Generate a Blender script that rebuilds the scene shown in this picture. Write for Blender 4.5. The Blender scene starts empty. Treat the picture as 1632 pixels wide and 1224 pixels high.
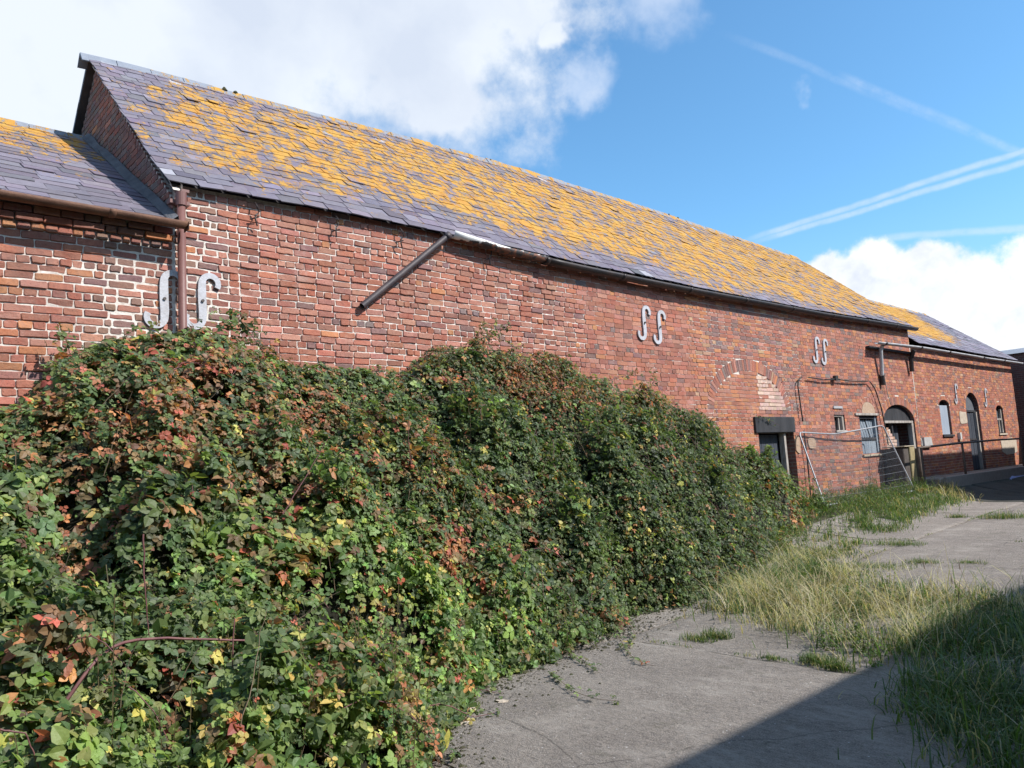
import bpy, math, numpy as np
from mathutils import Vector, Matrix
rng = np.random.default_rng(7)
sc = bpy.context.scene
rad = math.radians

# ------------------------------------------------------------------ camera
YAW, PITCH, ROLL, FPX = rad(47.2), rad(6.5), rad(-3.5), 1230.0
fwd = np.array([math.cos(YAW)*math.cos(PITCH), math.sin(YAW)*math.cos(PITCH), math.sin(PITCH)])
r0 = np.array([math.sin(YAW), -math.cos(YAW), 0.0]); u0 = np.cross(r0, fwd)
rgt = math.cos(ROLL)*r0 + math.sin(ROLL)*u0
upv = -math.sin(ROLL)*r0 + math.cos(ROLL)*u0
cam_d = bpy.data.cameras.new("camera"); cam = bpy.data.objects.new("camera", cam_d)
sc.collection.objects.link(cam); sc.camera = cam
cam_d.sensor_width = 36.0; cam_d.lens = 36.0*FPX/1632.0
cam_d.clip_start = 0.05; cam_d.clip_end = 2000
M = Matrix((( rgt[0], upv[0], -fwd[0], 0), (rgt[1], upv[1], -fwd[1], 0), (rgt[2], upv[2], -fwd[2], 0), (0, 0, 0, 1)))
cam.matrix_world = M
def proj(P):
    P = np.asarray(P, float); z = P@fwd; z = np.where(np.abs(z) < 1e-3, 1e-3, z)
    return 816+FPX*(P@rgt)/z, 612-FPX*(P@upv)/z, z
def ray(x, y): return fwd + rgt*(x-816)/FPX - upv*(y-612)/FPX
def onY(x, y, Y): d = ray(x, y); return d*Y/d[1]
def ndir(x, y): d = ray(x, y); return d/np.linalg.norm(d)

# ------------------------------------------------------------------ light
SUN_EL, SUN_PHI = rad(43), rad(27)          # elevation; azimuth from -Y towards +X
to_sun = Vector((math.cos(SUN_EL)*math.sin(SUN_PHI), -math.cos(SUN_EL)*math.cos(SUN_PHI), math.sin(SUN_EL)))
sd = bpy.data.lights.new("sun", 'SUN'); sd.energy = 4.1; sd.angle = rad(0.53); sd.color = (1.0, 0.955, 0.9)
so = bpy.data.objects.new("sun", sd); sc.collection.objects.link(so)
so.rotation_euler = to_sun.to_track_quat('Z', 'Y').to_euler(); so.location = (0, -20, 30)

class NT:
    """small node-tree helper"""
    def __init__(s, tree): s.t = tree; s.n = tree.nodes; s.l = tree.links; s.n.clear()
    def node(s, typ, ins=None, **kw):
        nd = s.n.new(typ)
        for k, v in kw.items(): setattr(nd, k, v)
        for k, v in (ins or {}).items(): s.put(nd.inputs[k], v)
        return nd
    def put(s, sock, v):
        if isinstance(v, bpy.types.NodeSocket): s.l.new(v, sock)
        else: sock.default_value = v
    def math(s, op, a, b=0.0, c=None, clamp=False):
        nd = s.node('ShaderNodeMath', operation=op, use_clamp=clamp); s.put(nd.inputs[0], a); s.put(nd.inputs[1], b)
        if c is not None: s.put(nd.inputs[2], c)
        return nd.outputs[0]
    def vmath(s, op, a, b=(0, 0, 0), out=0):
        nd = s.node('ShaderNodeVectorMath', operation=op); s.put(nd.inputs[0], a); s.put(nd.inputs[1], b); return nd.outputs[out]
    def noise(s, vec, scale, detail=4, rough=.55, dist=0.0, out=0):
        nd = s.node('ShaderNodeTexNoise', {'Scale': scale, 'Detail': detail, 'Roughness': rough, 'Distortion': dist}); s.put(nd.inputs['Vector'], vec); return nd.outputs[out]
    def mapr(s, v, a, b, c=0.0, d=1.0, smooth=False):
        nd = s.node('ShaderNodeMapRange', interpolation_type='SMOOTHSTEP' if smooth else 'LINEAR')
        for i, q in enumerate((v, a, b, c, d)): s.put(nd.inputs[i], q)
        return nd.outputs[0]
    def mix(s, f, a, b, mode='MIX'):
        nd = s.node('ShaderNodeMix', data_type='RGBA', blend_type=mode)
        s.put(nd.inputs[0], f); s.put(nd.inputs[6], a); s.put(nd.inputs[7], b); return nd.outputs[2]
    def scalev(s, v, k):
        nd = s.node('ShaderNodeMapping'); s.put(nd.inputs['Vector'], v); nd.inputs['Scale'].default_value = k; return nd.outputs[0]

world = bpy.data.worlds.new("World"); sc.world = world; world.use_nodes = True
w = NT(world.node_tree)
tc = w.node('ShaderNodeTexCoord').outputs['Generated']
dirv = w.vmath('NORMALIZE', tc)
sky = w.node('ShaderNodeTexSky', sky_type='NISHITA', sun_disc=False, sun_elevation=SUN_EL,
             sun_rotation=math.atan2(to_sun.x, to_sun.y), altitude=50.0, air_density=1.0, dust_density=0.55, ozone_density=1.6)
SKY_S = 0.15
skyc = w.mix(1.0, sky.outputs[0], (0.57, 0.88, 0.99, 1), 'MULTIPLY')
# clouds and vapour trails, laid out by compass direction
blobs = [(-150, 40, .30), (60, -20, .34), (300, -60, .36), (470, 40, .16), (560, -60, .30), (640, 60, .12), (720, 50, .125),
         (700, 150, .07), (800, 0, .085), (868, 40, .03), (-40, 260, .30), (100, 420, .2), (420, 110, .13), (690, 190, .045),
         (-60, 100, .3)]
cum = [(1325, 450, .040), (1395, 425, .042), (1470, 465, .060), (1560, 480, .055), (1290, 445, .024), (1660, 560, .12), (1560, 560, .11), (1780, 570, .14), (2000, 600, .2), (1430, 520, .08)]
def cluster(lst, vec):
    acc = None
    for x, y, r in lst:
        d = w.vmath('DISTANCE', vec, tuple(ndir(x, y)), out=1)
        v = w.math('SUBTRACT', 1.0, w.math('DIVIDE', d, r))
        acc = v if acc is None else w.math('SMOOTH_MAX', acc, v, .12)
    return acc
warp = w.node('ShaderNodeTexNoise', {'Scale': 7.0, 'Detail': 5.0, 'Roughness': .6}); w.put(warp.inputs['Vector'], dirv)
wv = w.vmath('SUBTRACT', warp.outputs['Color'], (.5, .5, .5))
wv2 = w.vmath('MULTIPLY', wv, (.10, .10, .10)); dirw = w.vmath('ADD', dirv, wv2)
n1 = w.noise(dirv, 9.0, 8, .62); n2 = w.noise(dirv, 26.0, 6, .6)
nsum = w.math('ADD', w.math('MULTIPLY', w.math('SUBTRACT', n1, .5), .9), w.math('MULTIPLY', w.math('SUBTRACT', n2, .5), .45))
mA = w.mapr(w.math('ADD', cluster(blobs, dirw), nsum), .02, .55, smooth=True)
mB = w.mapr(w.math('ADD', cluster(cum, w.vmath('ADD', dirv, w.vmath('MULTIPLY', wv, (.05, .05, .05)))), w.math('MULTIPLY', nsum, 1.15)), .02, .30, smooth=True)
# the same broken cloud round the rest of the sky, behind and beside the camera
back = w.vmath('DOT_PRODUCT', dirv, tuple(fwd), out=1)
mC = w.math('MULTIPLY', w.mapr(w.noise(dirv, 2.4, 7, .6), .5, .62, smooth=True), w.mapr(back, .62, .45, smooth=True))
sep = w.node('ShaderNodeSeparateXYZ'); w.put(sep.inputs[0], dirv)
hazeband = w.mapr(sep.outputs[2], .0, .28, .55, 0.0)
def trail(p, q, wid, strength, brk=.5):
    a, b = ndir(*p), ndir(*q); n = np.cross(a, b); n /= np.linalg.norm(n)
    d = w.math('ABSOLUTE', w.vmath('DOT_PRODUCT', w.vmath('ADD', dirv, w.vmath('MULTIPLY', wv, (.012, .012, .012))), tuple(n), out=1))
    across = w.mapr(d, wid, wid*.15, smooth=True)
    m = (a+b); m /= np.linalg.norm(m); half = np.linalg.norm(a-m)
    along = w.mapr(w.vmath('DISTANCE', dirv, tuple(m), out=1), half*1.05, half*.7, smooth=True)
    tex = w.mapr(w.noise(dirv, 45.0, 4, .65), .3, .7, 1-brk, 1.0)
    return w.math('MULTIPLY', w.math('MULTIPLY', across, along), w.math('MULTIPLY', tex, strength))
tr = None
for a in [((1175, 388), (1800, 185), .0052, .50), ((1190, 390), (1800, 208), .005, .52), ((1150, 52), (1800, 315), .0065, .15, .85), ((1330, 115), (1700, 275), .0065, .26, .85), ((1380, 382), (1800, 350), .006, .45)]:
    t_ = trail(*a); tr = t_ if tr is None else w.math('MAXIMUM', tr, t_)
wisp = w.math('MULTIPLY', w.mapr(w.math('ADD', cluster([(925, 110, .045), (1050, -25, .07), (1285, 160, .022)], w.vmath('ADD', dirv, w.vmath('MULTIPLY', wv, (.12, .12, .12)))), nsum), .05, .9, smooth=True), .5)
cA = w.mix(w.mapr(w.noise(dirw, 5.0, 5, .5), .38, .62), (.52, .57, .66, 1), (.65, .69, .74, 1))
cB = w.mix(w.mapr(w.noise(dirw, 11.0, 6, .6), .35, .62), (.50, .54, .62, 1), (.76, .77, .78, 1))
CL = 1.0/SKY_S
def lit(c, k): return w.mix(1.0, c, (CL*k, CL*k, CL*k, 1), 'MULTIPLY')
col = w.mix(hazeband, skyc, lit((.42, .60, .78, 1), .75))
col = w.mix(tr, col, lit((.62, .68, .78, 1), .9))
col = w.mix(wisp, col, lit((.62, .67, .76, 1), .95))
col = w.mix(w.math('MULTIPLY', mC, .85), col, lit(cA, .9))
col = w.mix(w.math('MULTIPLY', mA, .93), col, lit(cA, .92))
col = w.mix(w.math('MULTIPLY', mB, .96), col, lit(cB, .95))
bg = w.node('ShaderNodeBackground', {'Color': col, 'Strength': SKY_S}); wo = w.node('ShaderNodeOutputWorld')
w.l.new(bg.outputs[0], wo.inputs[0])
sc.view_settings.view_transform = 'Standard'; sc.view_settings.look = 'None'
sc.view_settings.gamma = 1.0; sc.view_settings.use_curve_mapping = False
sc.view_settings.exposure = 0.66

# ------------------------------------------------------------------ small maths
def S(t): t = np.clip(t, 0, 1); return t*t*(3-2*t)
def gz(X, Y): return -1.6 + .30*S((X-6)/14) + .40*S((Y-5.5)/2.5)*S((X-8)/8)
_tab = np.random.default_rng(3).random((64, 64, 64)).astype(np.float32)
def vn(x, y, z=0.0):
    """value noise 0..1"""
    x = np.asarray(x, float); y = np.asarray(y, float)+0*x; z = np.asarray(z, float)+0*x
    xi, yi, zi = np.floor(x).astype(int), np.floor(y).astype(int), np.floor(z).astype(int)
    fx, fy, fz = S(x-xi), S(y-yi), S(z-zi); o = 0
    for a in (0, 1):
        for b in (0, 1):
            for c in (0, 1):
                o = o + _tab[(xi+a) & 63, (yi+b) & 63, (zi+c) & 63]*(fx if a else 1-fx)*(fy if b else 1-fy)*(fz if c else 1-fz)
    return o
def fbm(x, y, z=0.0, o=3):
    s = 0; k = 1; t = 0
    for i in range(o): s = s+k*vn(np.asarray(x)*2**i+7*i, np.asarray(y)*2**i+3*i, np.asarray(z)*2**i); t += k; k *= .5
    return s/t

# ------------------------------------------------------------------ object helpers
def link(o, parent=None):
    sc.collection.objects.link(o)
    if parent is not None:
        o.parent = parent; o.matrix_parent_inverse = Matrix.Translation(-parent_loc(parent))
    return o
def parent_loc(p):
    v = Vector((0, 0, 0))
    while p is not None: v += p.location; p = p.parent if p.parent is not None and False else None
    return v
def props(o, label=None, category=None, group=None, kind=None):
    if label: o['label'] = label
    if category: o['category'] = category
    if group: o['group'] = group
    if kind: o['kind'] = kind
    return o
def thing(name, loc, label, category, group=None):
    o = bpy.data.objects.new(name, None); o.location = loc; o.empty_display_size = .2
    sc.collection.objects.link(o); return props(o, label, category, group)
def mesh(name, V, faces, mat=None, cols=None, smooth=False, uv=None):
    """V (n,3); faces: list of int arrays (m,k) of any k; cols (n,3) vertex colours"""
    me = bpy.data.meshes.new(name); V = np.asarray(V, np.float32)
    faces = [np.asarray(f, np.int32) for f in faces if len(f)]
    loops = np.concatenate([f.ravel() for f in faces]); tot = np.concatenate([np.full(len(f), f.shape[1]) for f in faces]).astype(np.int32)
    start = np.concatenate([[0], np.cumsum(tot)[:-1]]).astype(np.int32)
    me.vertices.add(len(V)); me.vertices.foreach_set('co', V.ravel())
    me.loops.add(len(loops)); me.loops.foreach_set('vertex_index', loops)
    me.polygons.add(len(tot)); me.polygons.foreach_set('loop_start', start); me.polygons.foreach_set('loop_total', tot)
    me.polygons.foreach_set('use_smooth', np.full(len(tot), bool(smooth)))
    if cols is not None:
        a = me.color_attributes.new('tint', 'FLOAT_COLOR', 'POINT'); c = np.ones((len(V), 4), np.float32); c[:, :3] = cols
        a.data.foreach_set('color', c.ravel())
    if mat: me.materials.append(mat)
    me.update(calc_edges=True); me.validate(); return me
def obj(name, me, parent=None, kind=None, label=None):
    """geometry is written in world coordinates; parents carry their base point, so it is shifted to match"""
    o = bpy.data.objects.new(name, me); sc.collection.objects.link(o)
    if parent is not None:
        o.parent = parent
        off = Vector((0, 0, 0)); p = parent
        while p is not None: off += p.location; p = p.parent
        o.location = -off
    if kind: o['kind'] = kind
    if label: o['label'] = label
    return o
def box(x0, x1, y0, y1, z0, z1):
    V = np.array([[x, y, z] for z in (z0, z1) for y in (y0, y1) for x in (x0, x1)], float)
    F = np.array([[0, 2, 3, 1], [4, 5, 7, 6], [0, 1, 5, 4], [2, 6, 7, 3], [0, 4, 6, 2], [1, 3, 7, 5]])
    return V, F
def join(parts):
    Vs, Fs, n = [], {}, 0
    for V, F in parts:
        Vs.append(V)
        for f in (F if isinstance(F, list) else [F]):
            if len(f): Fs.setdefault(f.shape[1], []).append(f+n)
        n += len(V)
    return np.concatenate(Vs), [np.concatenate(f) for f in Fs.values()]
def tube(pts, r, n=8, cap=True):
    """pts (m,3), r scalar or (m,)"""
    pts = np.asarray(pts, float); m = len(pts); r = np.broadcast_to(r, (m,)).astype(float)
    tg = np.gradient(pts, axis=0); tg /= np.linalg.norm(tg, axis=1)[:, None]+1e-9
    ref = np.array([0, 0, 1.0]) if abs(tg[0, 2]) < .9 else np.array([1.0, 0, 0])
    a = np.cross(tg, ref); a /= np.linalg.norm(a, axis=1)[:, None]+1e-9; b = np.cross(tg, a)
    th = np.arange(n)*2*np.pi/n
    V = pts[:, None]+r[:, None, None]*(a[:, None]*np.cos(th)[None, :, None]+b[:, None]*np.sin(th)[None, :, None])
    i = np.arange(m-1)[:, None]*n; j = np.arange(n)[None]; k = (j+1) % n
    F = np.stack([i+j, i+k, i+n+k, i+n+j], -1).reshape(-1, 4)
    V = V.reshape(-1, 3); Fs = [F]
    if cap: Fs.append(np.array([list(range(n))[::-1], list(range((m-1)*n, m*n))]))
    return V, Fs
def boxm(name, b, mat, parent=None, bev=0.0, **k):
    V, F = box(*b); me = mesh(name, V, [F], mat); o = obj(name, me, parent, **k)
    if bev:
        md = o.modifiers.new('bevel', 'BEVEL'); md.width = bev; md.segments = 1
    return o

# ------------------------------------------------------------------ materials
def material(name):
    m = bpy.data.materials.new(name); m.use_nodes = True; t = NT(m.node_tree)
    out = t.node('ShaderNodeOutputMaterial'); b = t.node('ShaderNodeBsdfPrincipled'); t.l.new(b.outputs[0], out.inputs[0])
    t.b = b; t.out = out; t.pos = t.node('ShaderNodeNewGeometry').outputs['Position']
    return m, t
def bump(t, h, dist=.004, strength=1.0):
    nd = t.node('ShaderNodeBump', {'Distance': dist, 'Strength': strength}); t.put(nd.inputs['Height'], h); t.put(t.b.inputs['Normal'], nd.outputs[0])
def simple(name, c1, c2, rough=.8, scale=8, metal=0.0, bmp=.003, stretch=(1, 1, 1), spec=.4, fine=60):
    m, t = material(name); v = t.scalev(t.pos, stretch)
    n = t.noise(v, scale, 6, .65); n2 = t.noise(v, fine, 4, .6)
    c = t.mix(t.mapr(n, .35, .65), (*c1, 1), (*c2, 1)); c = t.mix(t.mapr(n2, .2, .8, 0, .35), c, (c1[0]*.45, c1[1]*.45, c1[2]*.45, 1))
    t.put(t.b.inputs['Base Color'], c); t.put(t.b.inputs['Roughness'], rough); t.put(t.b.inputs['Metallic'], metal); t.put(t.b.inputs['Specular IOR Level'], spec)
    if bmp: bump(t, t.math('ADD', n, n2), bmp)
    return m

m_brick, t = material('brick')
tint = t.node('ShaderNodeVertexColor', layer_name='tint').outputs[0]
n = t.noise(t.pos, 26, 5, .65); nf = t.noise(t.pos, 130, 4, .7)
soot = t.noise(t.scalev(t.pos, (1, 1, .6)), 1.0, 7, .68)
c = t.mix(t.mapr(n, .40, .72, 0, .5), tint, t.mix(1.0, tint, (.52, .46, .52, 1), 'MULTIPLY'))
c = t.mix(t.mapr(nf, .58, .75, 0, .45), c, (.50, .36, .30, 1))          # lime smears and grit
c = t.mix(t.mapr(t.noise(t.pos, 60, 2, .5), .62, .72, 0, .7), c, t.mix(1.0, tint, (.35, .30, .33, 1), 'MULTIPLY'))
c = t.mix(t.mapr(soot, .50, .70, 0, .40), c, (.10, .075, .08, 1))
efl = t.mapr(t.noise(t.pos, 2.3, 6, .7), .60, .72, 0, .32); c = t.mix(efl, c, (.52, .42, .38, 1))
c = t.mix(t.mapr(t.noise(t.pos, 7, 5, .7), .3, .7, .02, .24), c, (.50, .35, .26, 1))
t.put(t.b.inputs['Base Color'], c); t.put(t.b.inputs['Roughness'], .92); t.put(t.b.inputs['Specular IOR Level'], .15)
bump(t, t.math('ADD', t.math('MULTIPLY', n, 1.5), nf), .005)

m_mortar, t = material('lime_mortar')
n = t.noise(t.pos, 18, 6, .7); big = t.noise(t.pos, 1.6, 5, .6)
c = t.mix(t.mapr(n, .35, .65), (.52, .45, .39, 1), (.76, .70, .64, 1))
c = t.mix(t.mapr(big, .52, .68, 0, .45), c, (.28, .22, .19, 1))
t.put(t.b.inputs['Base Color'], c); t.put(t.b.inputs['Roughness'], .95); t.put(t.b.inputs['Specular IOR Level'], .1); bump(t, n, .012)

def slate_mat(name, shift):
    m, t = material(name)
    tint = t.node('ShaderNodeVertexColor', layer_name='tint')
    n = t.noise(t.pos, 14, 5, .6); nf = t.noise(t.scalev(t.pos, (1, 3, 3)), 40, 4, .6)
    base = t.mix(t.mapr(n, .3, .7, 0, .6), tint.outputs[0], t.mix(1.0, tint.outputs[0], (.62, .62, .66, 1), 'MULTIPLY'))
    base = t.mix(t.mapr(nf, .6, .8, 0, .4), base, (.36, .34, .36, 1))
    # lichen: patchy crust that thickens away from the eaves; amount comes from the tint alpha-like second attribute
    am = t.node('ShaderNodeAttribute', attribute_name='lichen').outputs['Fac']
    st = t.scalev(t.pos, (1.15, .85, .85))
    a = t.noise(st, 3.4, 8, .70, .5); b2 = t.noise(t.scalev(t.pos, (1.1, .9, .9)), 13, 5, .75); b3 = t.noise(t.pos, 55, 3, .6)
    v = t.math('ADD', t.math('ADD', t.math('MULTIPLY', a, .95), t.math('MULTIPLY', b2, .60)), t.math('MULTIPLY', b3, .34))
    v = t.math('MULTIPLY_ADD', v, 2.1, -1.04); lm = t.mapr(t.math('ADD', v, am), .93, 1.07, smooth=True)
    lc = t.mix(t.mapr(t.noise(t.pos, 5, 5, .6), .35, .65), (.46, .205, .032, 1), (.50, .29, .05, 1))
    lc = t.mix(t.mapr(b3, .40, .7, 0, .6), lc, (.34, .20, .08, 1))
    pale = t.mapr(t.math('ADD', v, am), .88, .96, 0, .35)
    c = t.mix(pale, base, (.30, .235, .19, 1)); c = t.mix(lm, c, lc)
    t.put(t.b.inputs['Base Color'], c); t.put(t.b.inputs['Roughness'], t.mapr(lm, 0, 1, .62, .95)); t.put(t.b.inputs['Specular IOR Level'], .3)
    bump(t, t.math('ADD', t.math('MULTIPLY', nf, .6), t.math('MULTIPLY', t.math('MULTIPLY', lm, b3), 1.5)), .005)
    return m
m_slate = slate_mat('lichened_slate', 0)

def plain_tint(name, rough=.6, spec=.3):
    m, t = material(name); c = t.node('ShaderNodeVertexColor', layer_name='tint').outputs[0]
    t.put(t.b.inputs['Base Color'], c); t.put(t.b.inputs['Roughness'], rough); t.put(t.b.inputs['Specular IOR Level'], spec); return m
def leaf_mat(name, use_object):
    m, t = material(name)
    c = t.node('ShaderNodeObjectInfo').outputs['Color'] if use_object else t.node('ShaderNodeVertexColor', layer_name='tint').outputs[0]
    n = t.noise(t.pos, 90, 3, .6); c = t.mix(t.mapr(n, .35, .75, 0, .35), c, t.mix(1.0, c, (.6, .55, .5, 1), 'MULTIPLY'))
    bf = t.node('ShaderNodeNewGeometry').outputs['Backfacing']
    c2 = t.mix(t.math('MULTIPLY', bf, .22), c, (.15, .18, .11, 1))
    t.put(t.b.inputs['Base Color'], c2); t.put(t.b.inputs['Roughness'], .48); t.put(t.b.inputs['Specular IOR Level'], .35)
    tl = t.node('ShaderNodeBsdfTranslucent'); t.put(tl.inputs[0], t.mix(1.0, c, (1.5, 1.6, .8, 1), 'MULTIPLY'))
    mx = t.node('ShaderNodeMixShader'); mx.inputs[0].default_value = .38
    t.l.new(t.b.outputs[0], mx.inputs[1]); t.l.new(tl.outputs[0], mx.inputs[2]); t.l.new(mx.outputs[0], t.out.inputs[0])
    bump(t, n, .002); return m
m_leaf = leaf_mat('bramble_leaf', False); m_leafo = leaf_mat('bramble_leaf_single', True)
m_grass = leaf_mat('grass_blade', False)

m_conc, t = material('worn_concrete')
n = t.noise(t.pos, 1.3, 6, .6); nf = t.noise(t.pos, 110, 4, .75); nm = t.noise(t.pos, 22, 5, .7)
rid = t.node('ShaderNodeTexWave', {'Scale': 2.6, 'Distortion': 7.0, 'Detail': 3.0, 'Detail Scale': 2.0}, wave_type='BANDS', bands_direction='X')
t.put(rid.inputs['Vector'], t.scalev(t.pos, (2.6, .35, 1)))
c = t.mix(t.mapr(n, .35, .65), (.24, .20, .165, 1), (.345, .295, .245, 1))
c = t.mix(t.mapr(nm, .3, .7, 0, .5), c, (.13, .118, .112, 1))
c = t.mix(t.math('MULTIPLY', t.mapr(rid.outputs['Fac'], .5, 1, 0, .22), t.mapr(nm, .35, .6)), c, (.42, .37, .335, 1))
c = t.mix(t.mapr(nf, .45, .70, 0, .8), c, (.46, .42, .38, 1)); c = t.mix(t.mapr(nf, .48, .28, 0, .85), c, (.07, .065, .065, 1))
vor = t.node('ShaderNodeTexVoronoi', {'Scale': 30.0, 'Randomness': 1.0}); t.put(vor.inputs['Vector'], t.pos)
vcol = t.node('ShaderNodeSeparateColor'); t.put(vcol.inputs[0], vor.outputs['Color'])
speck = t.math('MULTIPLY', t.mapr(vor.outputs['Distance'], .20, .12), t.mapr(vcol.outputs[0], .93, .95))
c = t.mix(speck, c, (.75, .73, .70, 1))
cv = t.node('ShaderNodeTexVoronoi', {'Scale': .33, 'Randomness': 1.0}, feature='DISTANCE_TO_EDGE'); t.put(cv.inputs['Vector'], t.vmath('ADD', t.pos, t.vmath('MULTIPLY', t.node('ShaderNodeTexNoise', {'Scale': 3.0, 'Detail': 6.0}).outputs['Color'], (.5, .5, 0))))
c = t.mix(t.mapr(cv.outputs['Distance'], .003, .0005, 0, .6), c, (.05, .045, .04, 1))
stk = t.noise(t.scalev(t.pos, (46, 17, 1)), 1.0, 5, .8); stf = t.noise(t.scalev(t.pos, (120, 50, 1)), 1.0, 4, .7)
c = t.mix(t.mapr(stk, .52, .68, 0, .5), c, (.48, .425, .37, 1)); c = t.mix(t.mapr(stk, .48, .34, 0, .5), c, (.10, .09, .085, 1)); c = t.mix(t.mapr(stf, .60, .74, 0, .7), c, (.60, .56, .51, 1))
c = t.mix(t.mapr(t.noise(t.scalev(t.pos, (1, .5, 1)), 3.3, 7, .72), .52, .66, 0, .55), c, (.46, .41, .36, 1))
moss = t.mapr(t.noise(t.pos, 2.1, 7, .7), .60, .70, 0, .6); c = t.mix(moss, c, (.09, .085, .05, 1))
t.put(t.b.inputs['Base Color'], c); t.put(t.b.inputs['Roughness'], .9); t.put(t.b.inputs['Specular IOR Level'], .25)
bump(t, t.math('ADD', t.math('ADD', t.math('MULTIPLY', nf, .7), t.math('MULTIPLY', nm, .9)), t.math('MULTIPLY', stk, 1.6)), .018)

m_conc_shade = simple('mossy_shaded_concrete', (.032, .034, .024), (.075, .072, .06), .95, 1.5, bmp=.01)  # mossy tone, with the shade of the far yard darkened into the colour
m_soil = simple('mossy_soil', (.055, .045, .03), (.07, .075, .03), .95, 3, bmp=.02, fine=40)
m_shade_core = simple('bramble_shade', (.010, .012, .006), (.022, .018, .010), .95, 12, bmp=.02)
m_iron = simple('galvanised_iron', (.42, .41, .43), (.55, .55, .59), .65, 16, .05, .003)
m_bolt = simple('dark_bolt', (.08, .07, .07), (.12, .1, .09), .6, 30, .4)
m_rustpipe = simple('brown_painted_pipe', (.17, .075, .065), (.21, .10, .085), .5, 5, 0, .001)
m_blackgut = simple('black_gutter_paint', (.020, .019, .023), (.055, .036, .030), .5, 4, 0, .002)
m_brngut = simple('rusty_gutter', (.115, .055, .036), (.20, .10, .06), .75, 6, 0, .003)
m_zinc = simple('weathered_grey_pipe', (.38, .37, .38), (.52, .51, .51), .6, 6, 0, .002)
m_black = simple('black_painted_timber', (.016, .017, .021), (.05, .05, .056), .7, 5, 0, .003, (1, 1, .2))
m_door = simple('blue_black_door_paint', (.035, .042, .058), (.075, .085, .105), .6, 5, 0, .003, (3, 3, .3))
m_pale = simple('peeling_white_timber', (.50, .46, .42), (.22, .18, .15), .85, 7, 0, .004, (2, 2, .6))
m_board = simple('pale_blue_board', (.30, .35, .43), (.38, .43, .50), .7, 4, 0, .002, (2, 2, .4))
m_gboard = simple('grey_blue_weathered_boards', (.16, .20, .25), (.34, .39, .44), .75, 5, 0, .003, (4, 4, .3))
m_stone = simple('sandstone', (.38, .31, .21), (.50, .42, .31), .9, 5, 0, .008)
m_stone2 = simple('pinkish_stone', (.42, .28, .19), (.50, .37, .27), .9, 9, 0, .008)
m_ochre = simple('ochre_stone', (.30, .24, .12), (.40, .32, .18), .9, 6, 0, .008)
m_render = simple('pale_render', (.58, .50, .40), (.44, .36, .28), .95, 9, 0, .008)
m_flash = simple('dark_mortar_fillet', (.09, .09, .10), (.17, .165, .175), .85, 6, 0, .01)
m_rail = simple('rusty_rail', (.10, .075, .06), (.20, .15, .12), .7, 12, .2, .002)
m_galv = simple('galvanised_tube', (.30, .31, .33), (.42, .43, .45), .5, 14, .3, .001)
m_wire = simple('galvanised_wire', (.25, .26, .27), (.38, .38, .39), .5, 14, .5, 0)
m_cable = simple('black_cable', (.02, .018, .018), (.04, .035, .03), .6, 14, 0, 0)
m_tarp = simple('lilac_blue_sheet', (.34, .36, .62), (.42, .44, .70), .5, 5, 0, .002)
m_ridge = simple('blue_grey_ridge_tile', (.22, .24, .28), (.30, .31, .34), .75, 5, 0, .003)
m_dark = simple('dark_interior', (.012, .012, .014), (.02, .02, .02), .95, 5, 0, 0)
m_cane = simple('bramble_cane', (.13, .05, .055), (.20, .09, .08), .6, 20, 0, 0)
m_twig = simple('dry_twig', (.20, .14, .09), (.30, .22, .15), .85, 20, 0, 0)
m_glass = simple('dirty_glass', (.10, .12, .14), (.16, .18, .20), .25, 4, 0, 0, spec=.6)
m_shed = None
def wallmat(name, a, b, mort):
    m, t = material(name)
    bt = t.node('ShaderNodeTexBrick', {'Scale': 1.0, 'Color1': (*a, 1), 'Color2': (*b, 1), 'Mortar': (*mort, 1), 'Mortar Size': .012, 'Brick Width': .235, 'Row Height': .0775})
    sp = t.node('ShaderNodeSeparateXYZ'); t.put(sp.inputs[0], t.pos); cb = t.node('ShaderNodeCombineXYZ')
    t.put(cb.inputs[0], t.math('ADD', sp.outputs[0], sp.outputs[1])); t.put(cb.inputs[1], sp.outputs[2]); t.put(bt.inputs['Vector'], cb.outputs[0])
    n = t.noise(t.pos, 3, 6, .65); c = t.mix(t.mapr(n, .35, .7, 0, .5), bt.outputs[0], (.10, .06, .055, 1))
    t.put(t.b.inputs['Base Color'], c); t.put(t.b.inputs['Roughness'], .95); bump(t, t.math('SUBTRACT', t.noise(t.pos, 60, 3, .6), bt.outputs[1]), .008); return m
m_wall2 = wallmat('plain_brickwork', (.22, .09, .07), (.15, .07, .065), (.22, .18, .16))

# ------------------------------------------------------------------ ground
def grid_patch(xs, ys, zf):
    X, Y = np.meshgrid(xs, ys); V = np.stack([X.ravel(), Y.ravel(), zf(X, Y).ravel()], 1)
    nx, ny = len(xs), len(ys); i = np.arange(ny-1)[:, None]*nx+np.arange(nx-1)[None]
    return V, np.stack([i, i+1, i+nx+1, i+nx], -1).reshape(-1, 4)
xs = np.concatenate([[-900, -300, -100, -40], np.arange(-20, 45, .5), [60, 120, 300, 900]]); ys = np.concatenate([[-900, -300, -100, -40, -20], np.arange(-10, 16, .4), [25, 50, 120, 300, 900]])
V, F = grid_patch(xs, ys, lambda X, Y: gz(X, Y)-.05+.025*(fbm(X*1.3, Y*1.3)-.5))
props(obj('ground', mesh('ground', V, [F], m_soil, smooth=True)), 'dark mossy soil of the farmyard under the slabs and weeds', 'ground', kind='structure')

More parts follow.
